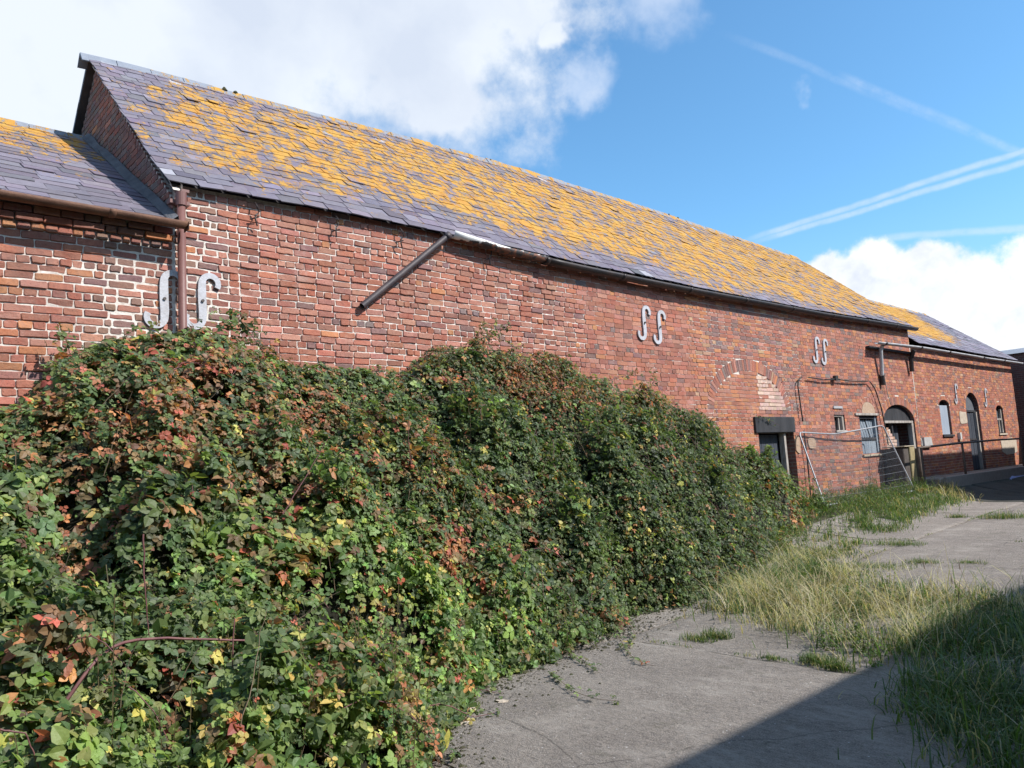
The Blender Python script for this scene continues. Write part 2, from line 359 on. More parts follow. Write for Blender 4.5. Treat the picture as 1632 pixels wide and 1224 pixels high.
yard = bpy.data.objects.new('concrete_yard', None); sc.collection.objects.link(yard)
props(yard, 'worn grey concrete farmyard of big slabs with weedy joints', 'yard', kind='structure')
jx = [-9, -6.2, -3.2, -.2, 2.75, 5.75, 8.35, 10.75, 13.1, 16.3, 19.5, 22.6, 25.8, 29, 33]; jy = [-2.6, 1.0, 4.95, 8.0]
for a in range(len(jx)-1):
    for b in range(len(jy)-1):
        if b == 2 and (jx[a] < 8 or jx[a] > 19): y1 = 6.5 if jx[a] < 8 else 7.05
        else: y1 = jy[b+1] if b < 2 else 6.9
        x0, x1, y0 = jx[a]+.012, jx[a+1]-.012, jy[b]+.012; y1 -= .012
        n_ = 26; xx = np.linspace(x0, x1, n_); yy = np.linspace(y0, y1, n_)
        X, Y = np.meshgrid(xx, yy)
        # broken, uneven slab edges
        ex = np.minimum(X-x0, x1-X); ey = np.minimum(Y-y0, y1-Y)
        wob_x = (fbm(Y*4, X*0+a*9.1, 0, 3)-.5)*.09; wob_y = (fbm(X*4, Y*0+b*5.3, 2, 3)-.5)*.07
        Xd = X+wob_x*np.exp(-ex*9); Yd = Y+wob_y*np.exp(-ey*9)
        tilt = (rng.random()-.5)*.012
        Z = gz(Xd, Yd)+tilt*(X-(x0+x1)/2)+.008*(fbm(Xd*2, Yd*2, a)-.5)-.02*np.exp(-np.minimum(ex, ey)*40)
        top = np.stack([Xd.ravel(), Yd.ravel(), Z.ravel()], 1)
        i = np.arange(n_-1)[:, None]*n_+np.arange(n_-1)[None]; F = np.stack([i, i+1, i+n_+1, i+n_], -1).reshape(-1, 4)
        rim = np.concatenate([np.arange(n_), np.arange(1, n_)*n_+n_-1, (n_-1)*n_+np.arange(n_-2, -1, -1), np.arange(n_-2, 0, -1)*n_])
        low = top[rim]-np.array([0, 0, .12]); m0 = len(top); k = len(rim)
        G = np.stack([rim, m0+np.arange(k), m0+(np.arange(k)+1) % k, np.roll(rim, -1)], -1)
        obj('concrete_slab', mesh('concrete_slab', np.concatenate([top, low]), [F, G[:, ::1]], m_conc if jx[a] < 19 else m_conc_shade, smooth=False), yard)

# ------------------------------------------------------------------ brickwork
WY = 8.0
def wob(x, z): return .034*(1-.6*S((np.asarray(x)-11.5)/1.5))*(fbm(x*.45+3, z*.6, 1.5, 2)-.5)
def zwav(x, z): return .022*(vn(x*.55, z*.3, 5)-.5)+.012*(vn(x*1.7, z*.9, 9)-.5)
PAL = dict(
 red=np.array([.385, .130, .085]), pink=np.array([.41, .175, .13]), orange=np.array([.49, .19, .085]), deep=np.array([.285, .10, .076]),
 purple=np.array([.215, .115, .11]), grey=np.array([.19, .145, .14]), brown=np.array([.25, .135, .105]), tan=np.array([.46, .27, .17]), palep=np.array([.62, .44, .36]))
ZONES = dict(A=dict(red=.46, orange=.19, deep=.20, purple=.03, pink=.12), B=dict(brown=.36, deep=.3, pink=.14, purple=.12, orange=.06, red=.02),
 C=dict(red=.36, pink=.40, deep=.15, purple=.05, grey=.01, orange=.03), D=dict(red=.24, pink=.25, deep=.17, purple=.17, grey=.06, orange=.10, tan=.02),
 O=dict(orange=.35, red=.35, pink=.2, tan=.05), E=dict(orange=.36, red=.44, pink=.20), P=dict(palep=.86, pink=.07, tan=.07), F=dict(red=.36, orange=.16, deep=.18, pink=.15, purple=.10, grey=.05),
 G=dict(orange=.24, red=.38, deep=.16, tan=.03, purple=.08, pink=.11), K=dict(deep=.25, purple=.45, grey=.3))
def zcol(z, n):
    zn = ZONES[z]; ks = list(zn); p = np.array([zn[k] for k in ks]); p /= p.sum()
    c = np.array([PAL[k] for k in ks])[rng.choice(len(ks), n, p=p)]
    c = c*np.exp(rng.normal(0, .10, (n, 1)))*np.exp(rng.normal(0, .04, (n, 3)))
    return np.clip(c, .02, .8)

# openings: x0, x1, z0, zspring, rise
OPEN = {'door1': (13.98, 15.40, -1.6, .79, 0), 'slot': (17.37, 17.90, .50, .86, 0), 'win2': (18.68, 19.70, -.10, .84, 0), 'tymp': (18.86, 19.62, .84, .92, .26),
 'door3': (20.12, 22.10, -1.2, .74, .40), 'bwin': (24.10, 24.90, .31, 1.20, .13), 'adoor': (26.35, 27.55, -1.2, 1.10, .50), 'swin': (29.27, 30.02, .30, 1.10, .14)}
RINGT = {'tymp': .115, 'door3': .22, 'bwin': .12, 'adoor': .16, 'swin': .12}
ARC = dict(cx=13.84, a=1.33, z=.93, b=.78, t=.23)
def halfw(o, z, ex=0.0):
    x0, x1, zb, zs, rise = OPEN[o]; hw = (x1-x0)/2; cx = (x0+x1)/2
    if z < zb: return None
    if z <= zs: return (x0, x1)
    if rise == 0: return None
    q = (z-zs)/(rise+ex)
    if q >= 1: return None
    h = (hw+ex)*math.sqrt(1-q*q); return (cx-h, cx+h)
def segs(z, x0, x1):
    """free wall intervals with their zone letters at height z"""
    bl = []
    for o in OPEN:
        iv = halfw(o, z, RINGT.get(o, 0) if z > OPEN[o][3] else 0)
        if iv: bl.append(iv)
    infill = None
    if z > ARC['z']-.02:
        q = (z-ARC['z'])/(ARC['b']+ARC['t'])
        if q < 1:
            h = (ARC['a']+ARC['t'])*math.sqrt(max(0, 1-max(q, 0)**2)); bl.append((ARC['cx']-h, ARC['cx']+h))
            q2 = (z+.02-ARC['z'])/ARC['b']
            if q2 < 1:
                h2 = ARC['a']*math.sqrt(max(0, 1-max(q2, 0)**2)); infill = (ARC['cx']-h2-.022, ARC['cx']+h2+.022)
    cuts = [x0, x1]; pts = []
    tooth = .12*(int(math.floor(z/.0775)) % 2)
    for a, nm in ((1.92+tooth*1.5, 'A'), (3.22+tooth, 'B'), (11.85+tooth*.6, 'C'), (12.42+tooth, 'O'), (16.0+tooth, 'D'), (20.0+tooth*2, 'F'), (99, 'G')): pts.append((a, nm))
    out = []; xa = x0
    for a, nm in pts:
        xb = min(a, x1)
        if xb > xa+.03: out.append([xa, xb, nm]); xa = xb
    if z <= ARC['z']-.02 and z > -.9:
        new = []
        for a, b, nm in out:
            if a < 12.6 < b or (a < 14 and b > 12.6):
                if a < 12.6: new.append([a, 12.6, nm])
                new.append([max(a, 12.6), min(b, 13.98), 'E'])
                if b > 13.98: new.append([13.98, b, 'F' if nm == 'D' else nm])
            else: new.append([a, b, nm])
        out = new
    res = []
    for a, b, nm in out:
        cur = [(a, b)]
        for p, q in bl:
            nx = []
            for s, e in cur:
                if q <= s or p >= e: nx.append((s, e)); continue
                if p > s+.04: nx.append((s, p))
                if q < e-.04: nx.append((q, e))
            cur = nx
        res += [(s, e, nm) for s, e in cur if e-s > .03]
    if infill:
        p = 14.10+tooth*.4
        if p < infill[1]: res += [(infill[0], p, 'E'), (p, infill[1], 'P')]
        else: res.append((infill[0], infill[1], 'E'))
    return res

def lay_rows(x0, x1, z0f, ztop, row=.0775):
    L = []
    k0 = int(math.floor(-1.5/row)); k1 = int(math.ceil(4/row))
    for k in range(k0, k1):
        z = k*row; zc = z+row/2
        if zc > ztop(x0) and zc > ztop(x1) and zc > ztop((x0+x1)/2): continue
        for a, b, nm in segs(zc, x0, x1):
            head = (k % 4 == 0) if nm not in 'EP' else (k % 6 == 0)
            L0 = .113 if head else .234
            jt = .017 if nm == 'B' else (.012 if nm in 'DEO' else .0085)
            if nm == 'P': jt = .010
            x = a - (rng.random()*.5*L0 if not head else 0)*0; off = rng.random()*.12 if k % 2 else 0
            first = True
            while x < b-.02:
                l = (L0*.5 if (first and k % 2 and not head) else L0)*(1+rng.normal(0, .045))
                if nm == 'B' and rng.random() < .15: l *= .68
                if b-(x+l) < .06: l = b-x
                first = False
                xc = x+l/2
                if zc < ztop(xc)-.02 and zc > z0f(xc):
                    hh = row/2-jt*.5*(1.0 if nm != 'B' else .8)
                    L.append((xc, zc, l/2-jt/2, hh, 0.0, nm))
                x += l
    return L
def ring(cx, cz, a, b, t, n, nm, th0=0.0, th1=math.pi, jt=.009):
    L = []
    ths = np.linspace(th0, th1, n*8+1); px_, pz_ = cx+(a+t/2)*np.cos(ths), cz+(b+t/2)*np.sin(ths)
    s = np.concatenate([[0], np.cumsum(np.hypot(np.diff(px_), np.diff(pz_)))]); step = s[-1]/n
    for i in range(n):
        th = np.interp((i+.5)*step, s, ths)
        nx, nz = math.cos(th)/(a+t/2), math.sin(th)/(b+t/2); L.append((cx+(a+t/2)*math.cos(th), cz+(b+t/2)*math.sin(th), t/2-.004, step/2-jt/2, math.atan2(nz, nx), nm))
    return L
def build_bricks(L, detail=True, frame='Y', proud=None, base=0.0):
    """L of (xc, zc, halflen, halfheight, angle, zone) -> V (n,k,3), face templates, colours"""
    A = np.array([[l[0], l[1], l[2], l[3], l[4]] for l in L]); n = len(L); z = np.array([l[5] for l in L])
    col = np.zeros((n, 3))
    for nm in set(z):
        mk = z == nm; col[mk] = zcol(nm, mk.sum())
    hx, hz = np.maximum(A[:, 2], .012), np.maximum(A[:, 3], .012)
    c = np.minimum(.008, np.minimum(hx, hz)*.4)
    worn = np.where(np.isin(z, list('EPK')), .35, 1.0); worn[np.isin(z, list('DFG'))] = .55
    o = np.ones(n)
    if detail:
        px = np.stack([-hx+c, -hx*.3, hx*.35, hx-c, hx, hx, hx-c, hx*.3, -hx*.35, -hx+c, -hx, -hx], 1)
        pz = np.stack([-hz, -hz, -hz, -hz, -hz+c, hz-c, hz, hz, hz, hz, hz-c, -hz+c], 1)
    else:
        px = np.stack([-hx+c, hx-c, hx, hx, hx-c, -hx+c, -hx, -hx], 1); pz = np.stack([-hz, -hz, -hz+c, hz-c, hz, hz, hz-c, -hz+c], 1)
    m = px.shape[1]; j = rng.normal(0, .0026, (n, m, 2))*worn[:, None, None]
    px = px+j[..., 0]; pz = pz+j[..., 1]
    pr = base+np.clip(rng.normal(.003, .005, n), -.002, .016)*worn
    tx, tz = rng.normal(0, .03, n)*worn, rng.normal(0, .06, n)*worn
    ca, sa = np.cos(A[:, 4]), np.sin(A[:, 4])
    def place(qx, qz, y):
        X = A[:, 0:1]+qx*ca[:, None]-qz*sa[:, None]; Z = A[:, 1:2]+qx*sa[:, None]+qz*ca[:, None]
        Z2 = Z+zwav(X, Z); return np.stack([X, WY+wob(X, Z)+y, Z2], -1)
    fy = -(pr[:, None]+tx[:, None]*px*.3+tz[:, None]*pz)
    if detail:
        ins = .006*np.clip(worn, .5, 1.2)[:, None]
        sx, sz = 1-ins/hx[:, None], 1-ins/hz[:, None]
        rings = [place(px, pz, 0*px+.035), place(px, pz, fy+.007), place(px*sx, pz*sz, fy+rng.normal(0, .0012, px.shape))]
    else: fy = fy*.5; rings = [place(px, pz, 0*px+.035), place(px, pz, fy)]
    V = np.concatenate(rings, 1); R = len(rings); i = np.arange(m); k = (i+1) % m; F = []
    for r in range(R-1): F.append(np.stack([r*m+i, r*m+k, (r+1)*m+k, (r+1)*m+i], 1))
    return V, [np.concatenate(F), (np.arange(m)+(R-1)*m)[None]], col, A
def emit_bricks(L, parent, near_n, lod_x=None, stuff_name='brick', visible=None, base=0.0, remap=None):
    """the near_n bricks that show largest become objects, the rest one mesh"""
    lods = {True: [], False: []}
    for l in L: lods[(l[0] < lod_x) if lod_x is not None else True].append(l)
    allp = []
    for d, LL in lods.items():
        if not LL: continue
        V, T, col, A = build_bricks(LL, d, base=base)
        if remap is not None: V = remap(V)
        ctr = V.mean(1); x, y, dep = proj(ctr)
        inv = (x > 6) & (x < 1626) & (y > 6) & (y < 1218) & (dep > 1)
        if visible is not None: inv &= visible(ctr)
        size = np.where(inv, A[:, 2]*A[:, 3]/dep**3*ctr[:, 1], 0)
        allp.append((d, V, T, col, size))
    sizes = np.concatenate([p[4] for p in allp]); th = np.sort(sizes)[::-1][min(near_n, len(sizes)-1)] if near_n else 1e9
    parts = []; cols = []
    for d, V, T, col, size in allp:
        m = V.shape[1]; single = (size > th) & (size > 0)
        for i in np.nonzero(single)[0]:
            me = mesh('brick', V[i], T, m_brick, np.repeat(col[i][None], m, 0)); obj('brick', me, parent)
        rest = np.nonzero(~single)[0]; k = len(rest); off = np.arange(k)[:, None, None]*m
        parts.append((V[rest].reshape(-1, 3), [(f[None]+off).reshape(-1, f.shape[1]) for f in T])); cols.append(np.repeat(col[rest], m, 0))
    V, F = join(parts); o = obj(stuff_name, mesh('brick_mass', V, F, m_brick, np.concatenate(cols)), parent, kind='stuff'); return o

# wall tops
ex = [2.76, 3.6, 4.9, 6.3, 7.3, 8.7, 10.3, 12, 14.3, 17, 20.5, 22.5]; ez = [3.20, 3.22, 3.26, 3.27, 3.25, 3.22, 3.2, 3.2, 3.22, 3.24, 3.31, 3.33]
def top_main(x): return float(np.interp(x, ex, ez))
def top_left(x): return 2.77
def top_far(x): return 2.78
def brx(x): return np.interp(x, [0, 1.1, 1.4, 1.6, 2.5, 3.0, 3.7, 4.2, 5, 6.1, 7, 8.4, 9.3, 9.9, 10.5, 11.4, 12.4, 13.2, 14, 14.6, 15.2], [.6, .72, .72, 1.0, 1.22, 1.45, 1.18, 1.0, 1.1, 1.5, 1.32, 1.16, 1.18, 1.02, .75, .42, .08, -.28, -.8, -1.3, -1.6])

barn = thing('brick_barn', (12.5, 8, -1.4), 'long tall red brick barn with a lichened slate roof and bricked-up arch', 'barn')
wing_l = thing('brick_outbuilding', (0.5, 8, -1.6), 'lower brick range at the left end of the barn, its rusty gutter over the brambles', 'outbuilding')
wing_r = thing('brick_stable', (27, 8, -.9), 'lower orange brick range at the far right end with an arched door and narrow windows', 'outbuilding')

def backing(x0, x1, ztop, name, parent, zb=-1.8):
    """mortar sheet with holes for the openings"""
    from mathutils.geometry import delaunay_2d_cdt
    pts = []; edges = []
    def loop(P):
        n0 = len(pts); pts.extend([Vector((float(a), float(b))) for a, b in P]); edges.extend([(n0+i, n0+(i+1) % len(P)) for i in range(len(P))])
    tx = np.linspace(x1, x0, 60)
    loop([(x0, zb), (x1, zb)]+[(x, ztop(x)) for x in tx])
    holes = []
    for o, (a, b, c, d, r) in OPEN.items():
        if a < x0 or b > x1: continue
        if o == 'win2':
            continue
        if o == 'tymp': P = [(18.68, -.10), (19.70, -.10), (19.70, .84), (18.68, .84)]; holes.append(P); loop(P); continue
        cx, hw = (a+b)/2, (b-a)/2; c2 = max(c, zb+.05)
        if r: P = [(a, c2), (b, c2)]+[(cx+hw*math.cos(t), d+r*math.sin(t)) for t in np.linspace(0, math.pi, 14)]
        else: P = [(a, c2), (b, c2), (b, d if o != 'door1' else .47), (a, d if o != 'door1' else .47)]
        holes.append(P); loop(P)
    def inside(x, z, P):
        s = False
        for i in range(len(P)):
            (xa, za), (xb, zb_) = P[i], P[i-1]
            if (za > z) != (zb_ > z) and x < (xb-xa)*(z-za)/(zb_-za)+xa: s = not s
        return s
    for x in np.arange(x0+.1, x1-.05, .13):
        for z in np.arange(zb+.15 if x > 9 else -.6, ztop(x)-.08, .13):
            if not any(inside(x, z, P) for P in holes): pts.append(Vector((float(x), float(z))))
    v, e, f, *_ = delaunay_2d_cdt(pts, edges, [], 1, 1e-5)
    v = np.array([[q.x, q.y] for q in v]); tri = []
    for t in f:
        if len(t) != 3: continue
        cx, cz = v[list(t)].mean(0)
        if any(inside(cx, cz, P) for P in holes) or cz > ztop(cx)+.001: continue
        tri.append(t if True else t)
    X, Z = v[:, 0], v[:, 1]
    inB = np.exp(-((X-2.6)/.85)**4)
    dep = .0085-.0045*inB+.005*(fbm(X*3, Z*3, 2)-.5)*(1-inB)-.001*S((X-11.5)/1.0)
    inP = ((X > 14.1) & (X < 15.2) & (Z > .8) & (Z < 1.72)); dep = np.where(inP, .024, dep)
    V = np.stack([X, WY+wob(X, Z)+dep, Z+zwav(X, Z)], 1); tri = np.array(tri)
    a, b, c = V[tri[:, 0]], V[tri[:, 1]], V[tri[:, 2]]; nrm = np.cross(b-a, c-a); flip = nrm[:, 1] > 0; tri[flip] = tri[flip][:, ::-1]
    return obj(name, mesh(name, V, [tri], m_mortar, smooth=True), parent)
wall_l = backing(-4, 2.76, top_left, 'wall', wing_l)
wall_m = backing(2.76, 22.4, top_main, 'wall', barn)
wall_r = backing(22.4, 31.6, top_far, 'wall', wing_r)
lo = lambda x: -.6 if x < 9 else -1.4
def clear(c): return c[:, 2] > brx(c[:, 0])*1.05+.0
def corb(V):
    V = V.copy(); z = V[..., 2].mean(1); V[z > 2.56, :, 1] -= .045; V[(z > 2.49) & (z < 2.56), :, 1] -= .02; return V
emit_bricks(lay_rows(-2.0, 2.75, lo, top_left), wall_l, 296, visible=clear, remap=corb)
Lm = lay_rows(2.77, 22.38, lo, top_main)
Lm += ring(ARC['cx'], ARC['z'], ARC['a'], ARC['b'], ARC['t'], 50, 'D', 0, math.pi)
Lm += ring(19.24, .92, .38, .26, .115, 15, 'C'); Lm += ring(19.24, .92, .50, .38, .11, 14, 'D')
Lm += ring(21.11, .74, .99, .40, .22, 30, 'F')
emit_bricks(Lm, wall_m, 296, lod_x=9, visible=clear)
Lr = lay_rows(22.42, 31.58, lambda x: -.95, top_far)
Lr += ring(24.5, 1.2, .40, .13, .12, 12, 'G'); Lr += ring(26.95, 1.1, .60, .50, .16, 22, 'G'); Lr += ring(29.645, 1.1, .375, .14, .12, 11, 'G')
emit_bricks(Lr, wall_r, 240, lod_x=0)
# pale lime-washed patch over the right of the bricked arch, pale render patches low on the far wall
def patch(name, x0, x1, z0, z1, mat, parent, y=-.012, n=14, seed=0):
    th = np.arange(n)*2*np.pi/n; r = np.random.default_rng(seed)
    rr = 1+.22*(r.random(n)-.5); cx, cz = (x0+x1)/2, (z0+z1)/2
    px = cx+np.sign(np.cos(th))*np.abs(np.cos(th))**.5*(x1-x0)/2*rr; pz = cz+np.sign(np.sin(th))*np.abs(np.sin(th))**.5*(z1-z0)/2*rr
    f = np.stack([px, WY+wob(px, pz)+y-.004, pz], 1); b = f+np.array([0, .03, 0]); i = np.arange(n); k = (i+1) % n
    return obj(name, mesh(name, np.concatenate([b, f]), [np.stack([i, k, n+k, n+i], 1), (n+i)[None]], mat), parent)
patch('render_patch', 29.3, 31.0, -.42, .12, m_render, wing_r, seed=1)
patch('render_patch', 25.62, 26.3, .62, 1.0, m_render, wing_r, seed=2)
patch('render_patch', 22.35, 23.2, .0, .25, simple('grey_render', (.5, .49, .47), (.4, .38, .36), .9), wing_r, seed=3)
for x0, x1, z0, z1 in ((15.42, 15.60, .04, .40), (15.98, 16.30, .10, .34), (25.35, 25.6, .10, .30)):
    patch('stone_block', x0, x1, z0, z1, m_stone2, barn if x0 < 22 else wing_r, y=-.016, seed=int(x0*10))

# gable wall above the left roof, other walls of the buildings
def poly_prism(P, axis_y=False, t=.25):
    P = np.array(P, float); return P
gy0, gyr, gy1 = 8.0, 10.95, 13.9; gzr = 5.78
V = []; parts = []
gX = 2.76
xsec = [(gy0, -1.6), (gy1, -1.6), (gy1, 3.0), (gyr, gzr), (gy0, 3.0)]
def gable(xa, xb, sec):
    n = len(sec); A = np.array([[xa, y, z] for y, z in sec]); B = np.array([[xb, y, z] for y, z in sec]); i = np.arange(n); k = (i+1) % n
    return np.concatenate([A, B]), [np.stack([i, k, n+k, n+i], 1), np.array([i[::-1]]), np.array([n+i])]
Vg, Fg = gable(gX+.02, gX+.25, xsec); gw = obj('gable_wall', mesh('gable_wall', Vg, Fg, m_mortar), barn)
Lg = []
for k in range(int(2.0/.0775), int(5.9/.0775)):
    zc = k*.0775+.039; yr = (gzr-zc)/(gzr-3.0)*(gyr-gy0)
    if yr < .05: continue
    y = gyr-min(yr, 2.95)
    L0 = .113 if k % 4 == 0 else .234
    y += 0; e = gyr+min(yr, 2.95); y -= 0
    first = True
    while y < e-.03:
        l = (L0*.5 if first and k % 2 else L0)*(1+rng.normal(0, .05)); l = min(l, e-y); first = False
        Lg.append((y+l/2, zc, max(l/2-.006, .01), .032, 0.0, 'K' if rng.random() < .75 else 'B')); y += l
def remap_g(V):
    o = np.empty_like(V); o[..., 0] = gX+.012+(V[..., 1]-WY-wob(V[..., 0], V[..., 2])); o[..., 1] = V[..., 0]; o[..., 2] = V[..., 2]
    return o
def emit_gable():
    V, T, col, A = build_bricks(Lg, False); V = remap_g(V); m = V.shape[1]; k = len(V); off = np.arange(k)[:, None, None]*m
    obj('brick', mesh('gable_bricks', V.reshape(-1, 3), [(f[None]+off).reshape(-1, f.shape[1])[:, ::-1] for f in T], m_brick, np.repeat(col, m, 0)), gw, kind='stuff')
emit_gable()
Vg, Fg = gable(22.15, 22.38, [(8.05, -1.5), (13.9, -1.5), (13.9, 3.0), (gyr, 5.85), (8.05, 3.1)]); obj('gable_wall', mesh('gable_wall', Vg, Fg, m_wall2), barn)
boxm('back_wall', (2.8, 22.3, 13.7, 13.95, -1.8, 3.0), m_wall2, barn)
Vg, Fg = gable(-4.0, -3.8, [(8.05, -1.8), (13.9, -1.8), (13.9, 2.5), (11.2, 4.75), (8.05, 2.6)]); obj('gable_wall', mesh('gable_wall', Vg, Fg, m_wall2), wing_l)
boxm('back_wall', (-4, 2.7, 13.7, 13.95, -1.8, 2.5), m_wall2, wing_l)
Vg, Fg = gable(31.35, 31.6, [(8.06, -1.5), (13.4, -1.5), (13.4, 2.6), (10.65, 4.9), (8.06, 2.7)]); obj('gable_wall', mesh('gable_wall', Vg, Fg, m_wall2), wing_r)
boxm('back_wall', (22.4, 31.5, 13.2, 13.4, -1.5, 2.6), m_wall2, wing_r)

# ------------------------------------------------------------------ roofs
SLATE = np.array([.185, .160, .190])
def roof(parent, x0, x1, ye, yr, zef, zrf, rows, wid, near, lich, seed, mat=m_slate, x0f=None, backy=None):
    r = np.random.default_rng(seed)
    xs = np.linspace(x0+.03, x1-.03, 40)
    def P(x, t):
        return np.stack([x, ye+(yr-ye)*t, zef(x)+(zrf(x)-zef(x))*t+.02*(fbm(x*.8, t*4, seed)-.5)], -1)
    # deck under the slates, with a thin edge, and the far slope
    T = np.array([.01, .25, .5, .75, .995]); X, TT = np.meshgrid(xs, T); V = P(X.ravel(), TT.ravel()); V[:, 2] -= .03
    nx = len(xs); i = np.arange(len(T)-1)[:, None]*nx+np.arange(nx-1)[None]; F = np.stack([i, i+1, i+nx+1, i+nx], -1).reshape(-1, 4)
    B = P(xs, xs*0+1.0); B[:, 2] -= .03; C = B.copy(); C[:, 1] += (backy or (yr-ye)); C[:, 2] = zef(xs)-.1
    n0 = len(V); V = np.concatenate([V, B, C]); j = np.arange(nx-1); F2 = np.stack([n0+j, n0+j+1, n0+nx+j+1, n0+nx+j], 1)
    deck = obj('roof', mesh('roof_deck', V, [F, F2], simple('roof_underside', (.06, .05, .05), (.09, .08, .08), .9)), parent)
    Q = []; tint = []
    for k in range(rows):
        t0 = k/rows; t1 = min(t0+1.9/rows, 1.0)
        w_ = wid*(1.25-.5*k/rows); x = x0-(w_*.5 if k % 2 else 0)+r.normal(0, .01)
        while x < x1:
            l = w_*(1+r.normal(0, .09)); a = max(x, x0+r.normal(0, .008)); b = min(x+l, x1+r.normal(0, .008)); x += l
            if b-a < .06: continue
            Q.append((a+.0015, b-.0015, t0, t1)); 
    Q = np.array(Q); n = len(Q); slip = r.normal(0, .05/rows*2, n); slip[r.random(n) < .012] -= .35/rows; slip[Q[:, 2] < .001] *= .3
    g = 0.008+.005*r.random(n); kick = np.where(r.random(n) < .04, r.random(n)*.018, 0)
    ang = r.normal(0, .012, n); ang[r.random(n) < .01] += .08
    def corner(x, t, h):
        p = P(x, t); e = P(x, t*0+1)-P(x, t*0); nrm = np.stack([0*x, -e[:, 2], e[:, 1]], -1); nrm /= np.linalg.norm(nrm, axis=1)[:, None]; return p+nrm*h[:, None]
    xa, xb, t0, t1 = Q.T; t0 = t0+slip; L = t1-t0; dl = ang*(xb-xa)/4.0
    h0 = .009+kick+r.normal(0, .002, n); lean = r.normal(0, .0025, n)
    cut = r.random((n, 2))*.012
    c = [corner(xa+cut[:, 0], t0-dl, h0+lean), corner(xb-cut[:, 1], t0+dl, h0-lean), corner(xb, t1, 0*h0+.001), corner(xa, t1, 0*h0+.001),
         corner(xa+cut[:, 0], t0-dl, h0+lean+g), corner(xb-cut[:, 1], t0+dl, h0-lean+g), corner(xb, t1, 0*h0+.001+g*.6), corner(xa, t1, 0*h0+.001+g*.6),
         ]
    V = np.stack(c, 1)
    FT = np.array([[0, 1, 5, 4], [4, 5, 6, 7], [0, 4, 7, 3], [1, 2, 6, 5]])
    col = SLATE*np.exp(r.normal(0, .13, (n, 1)))*np.exp(r.normal(0, .03, (n, 3)))
    pale = r.random(n) < .012; col[pale] = np.array([.36, .35, .38])*(1+.1*r.normal(size=(pale.sum(), 1)))
    ctr = V.mean(1); tc4 = np.stack([t0, t0, t1, t1]*2, 1); lf = lich(V[..., 0], tc4)
    px_, py_, dep = proj(ctr); inv = (px_ > 8) & (px_ < 1620) & (py_ > 5) & (dep > 1)
    size = np.where(inv, (xb-xa)/dep**2.2, 0); th = np.sort(size)[::-1][near]; single = size > th
    def mk(V, F, col, lf, nm):
        me = mesh(nm, V, [F], mat, col); a = me.attributes.new('lichen', 'FLOAT', 'POINT'); a.data.foreach_set('value', np.asarray(lf, np.float32)); return me
    for i in np.nonzero(single)[0]:
        obj('slate', mk(V[i], FT, np.repeat(col[i][None], 8, 0), lf[i], 'slate'), deck)
    rest = np.nonzero(~single)[0]; k = len(rest)
    obj('slate', mk(V[rest].reshape(-1, 3), (FT[None]+np.arange(k)[:, None, None]*8).reshape(-1, 4), np.repeat(col[rest], 8, 0), lf[rest].ravel(), 'slates'), deck, kind='stuff')
    return deck, P
rx = [2.6, 2.76, 3.7, 4.7, 7.8, 11.1, 15.4, 22.1, 22.6]; rz = [5.93, 5.95, 5.99, 6.01, 6.13, 6.19, 6.15, 6.02, 6.0]
zr_m = lambda x: np.interp(x, rx, rz)-.03
ze_m = lambda x: np.interp(x, [2.6, 3.5, 4.75, 6, 7.2, 9, 11, 14, 16.5, 20, 22.6], [3.13, 3.155, 3.19, 3.2, 3.185, 3.155, 3.15, 3.15, 3.17, 3.25, 3.28])+.03
def lich_m(x, t):
    edge = .09+.04*np.sin(x*1.3)-.12*S((x-7)/7)
    v = .09+.04*S((x-3.2)/4)+.01*S((x-11)/6)
    v = v*S((t-edge)/.16)-.34*(1-S((t-edge+.12)/.34))*1.0
    v = v-.20*S((t-.80)/.2)*(1-S((x-14)/6)) - .25*(1-S((x-2.5-.3*t)/1.2))
    return v
roof_m, Pm = roof(barn, 2.66, 22.5, 7.885, 10.93, ze_m, zr_m, 25, .235, 296, lich_m, 11, backy=3.1)
zr_l = lambda x: 4.86+0*x; ze_l = lambda x: 2.70+0*x
def lich_l(x, t): return -.42+.62*S((t-.15)/.75)-.22*S((x-2.0)/.7)
roof_l, Pl = roof(wing_l, -4, 2.74, 7.82, 11.22, ze_l, zr_l, 21, .32, 220, lich_l, 12, backy=2.8)
zr_r = lambda x: 5.05+0*x; ze_r = lambda x: 2.84+0*x
def lich_r(x, t): return .30*S((t-.12)/.2)-.5*(1-S((t-.05)/.12))-.75*S((x-26.3-2.2*t)/3.2)
roof_r, Pr = roof(wing_r, 22.5, 31.85, 7.80, 10.66, ze_r, zr_r, 19, .30, 120, lich_r, 13, backy=2.8)
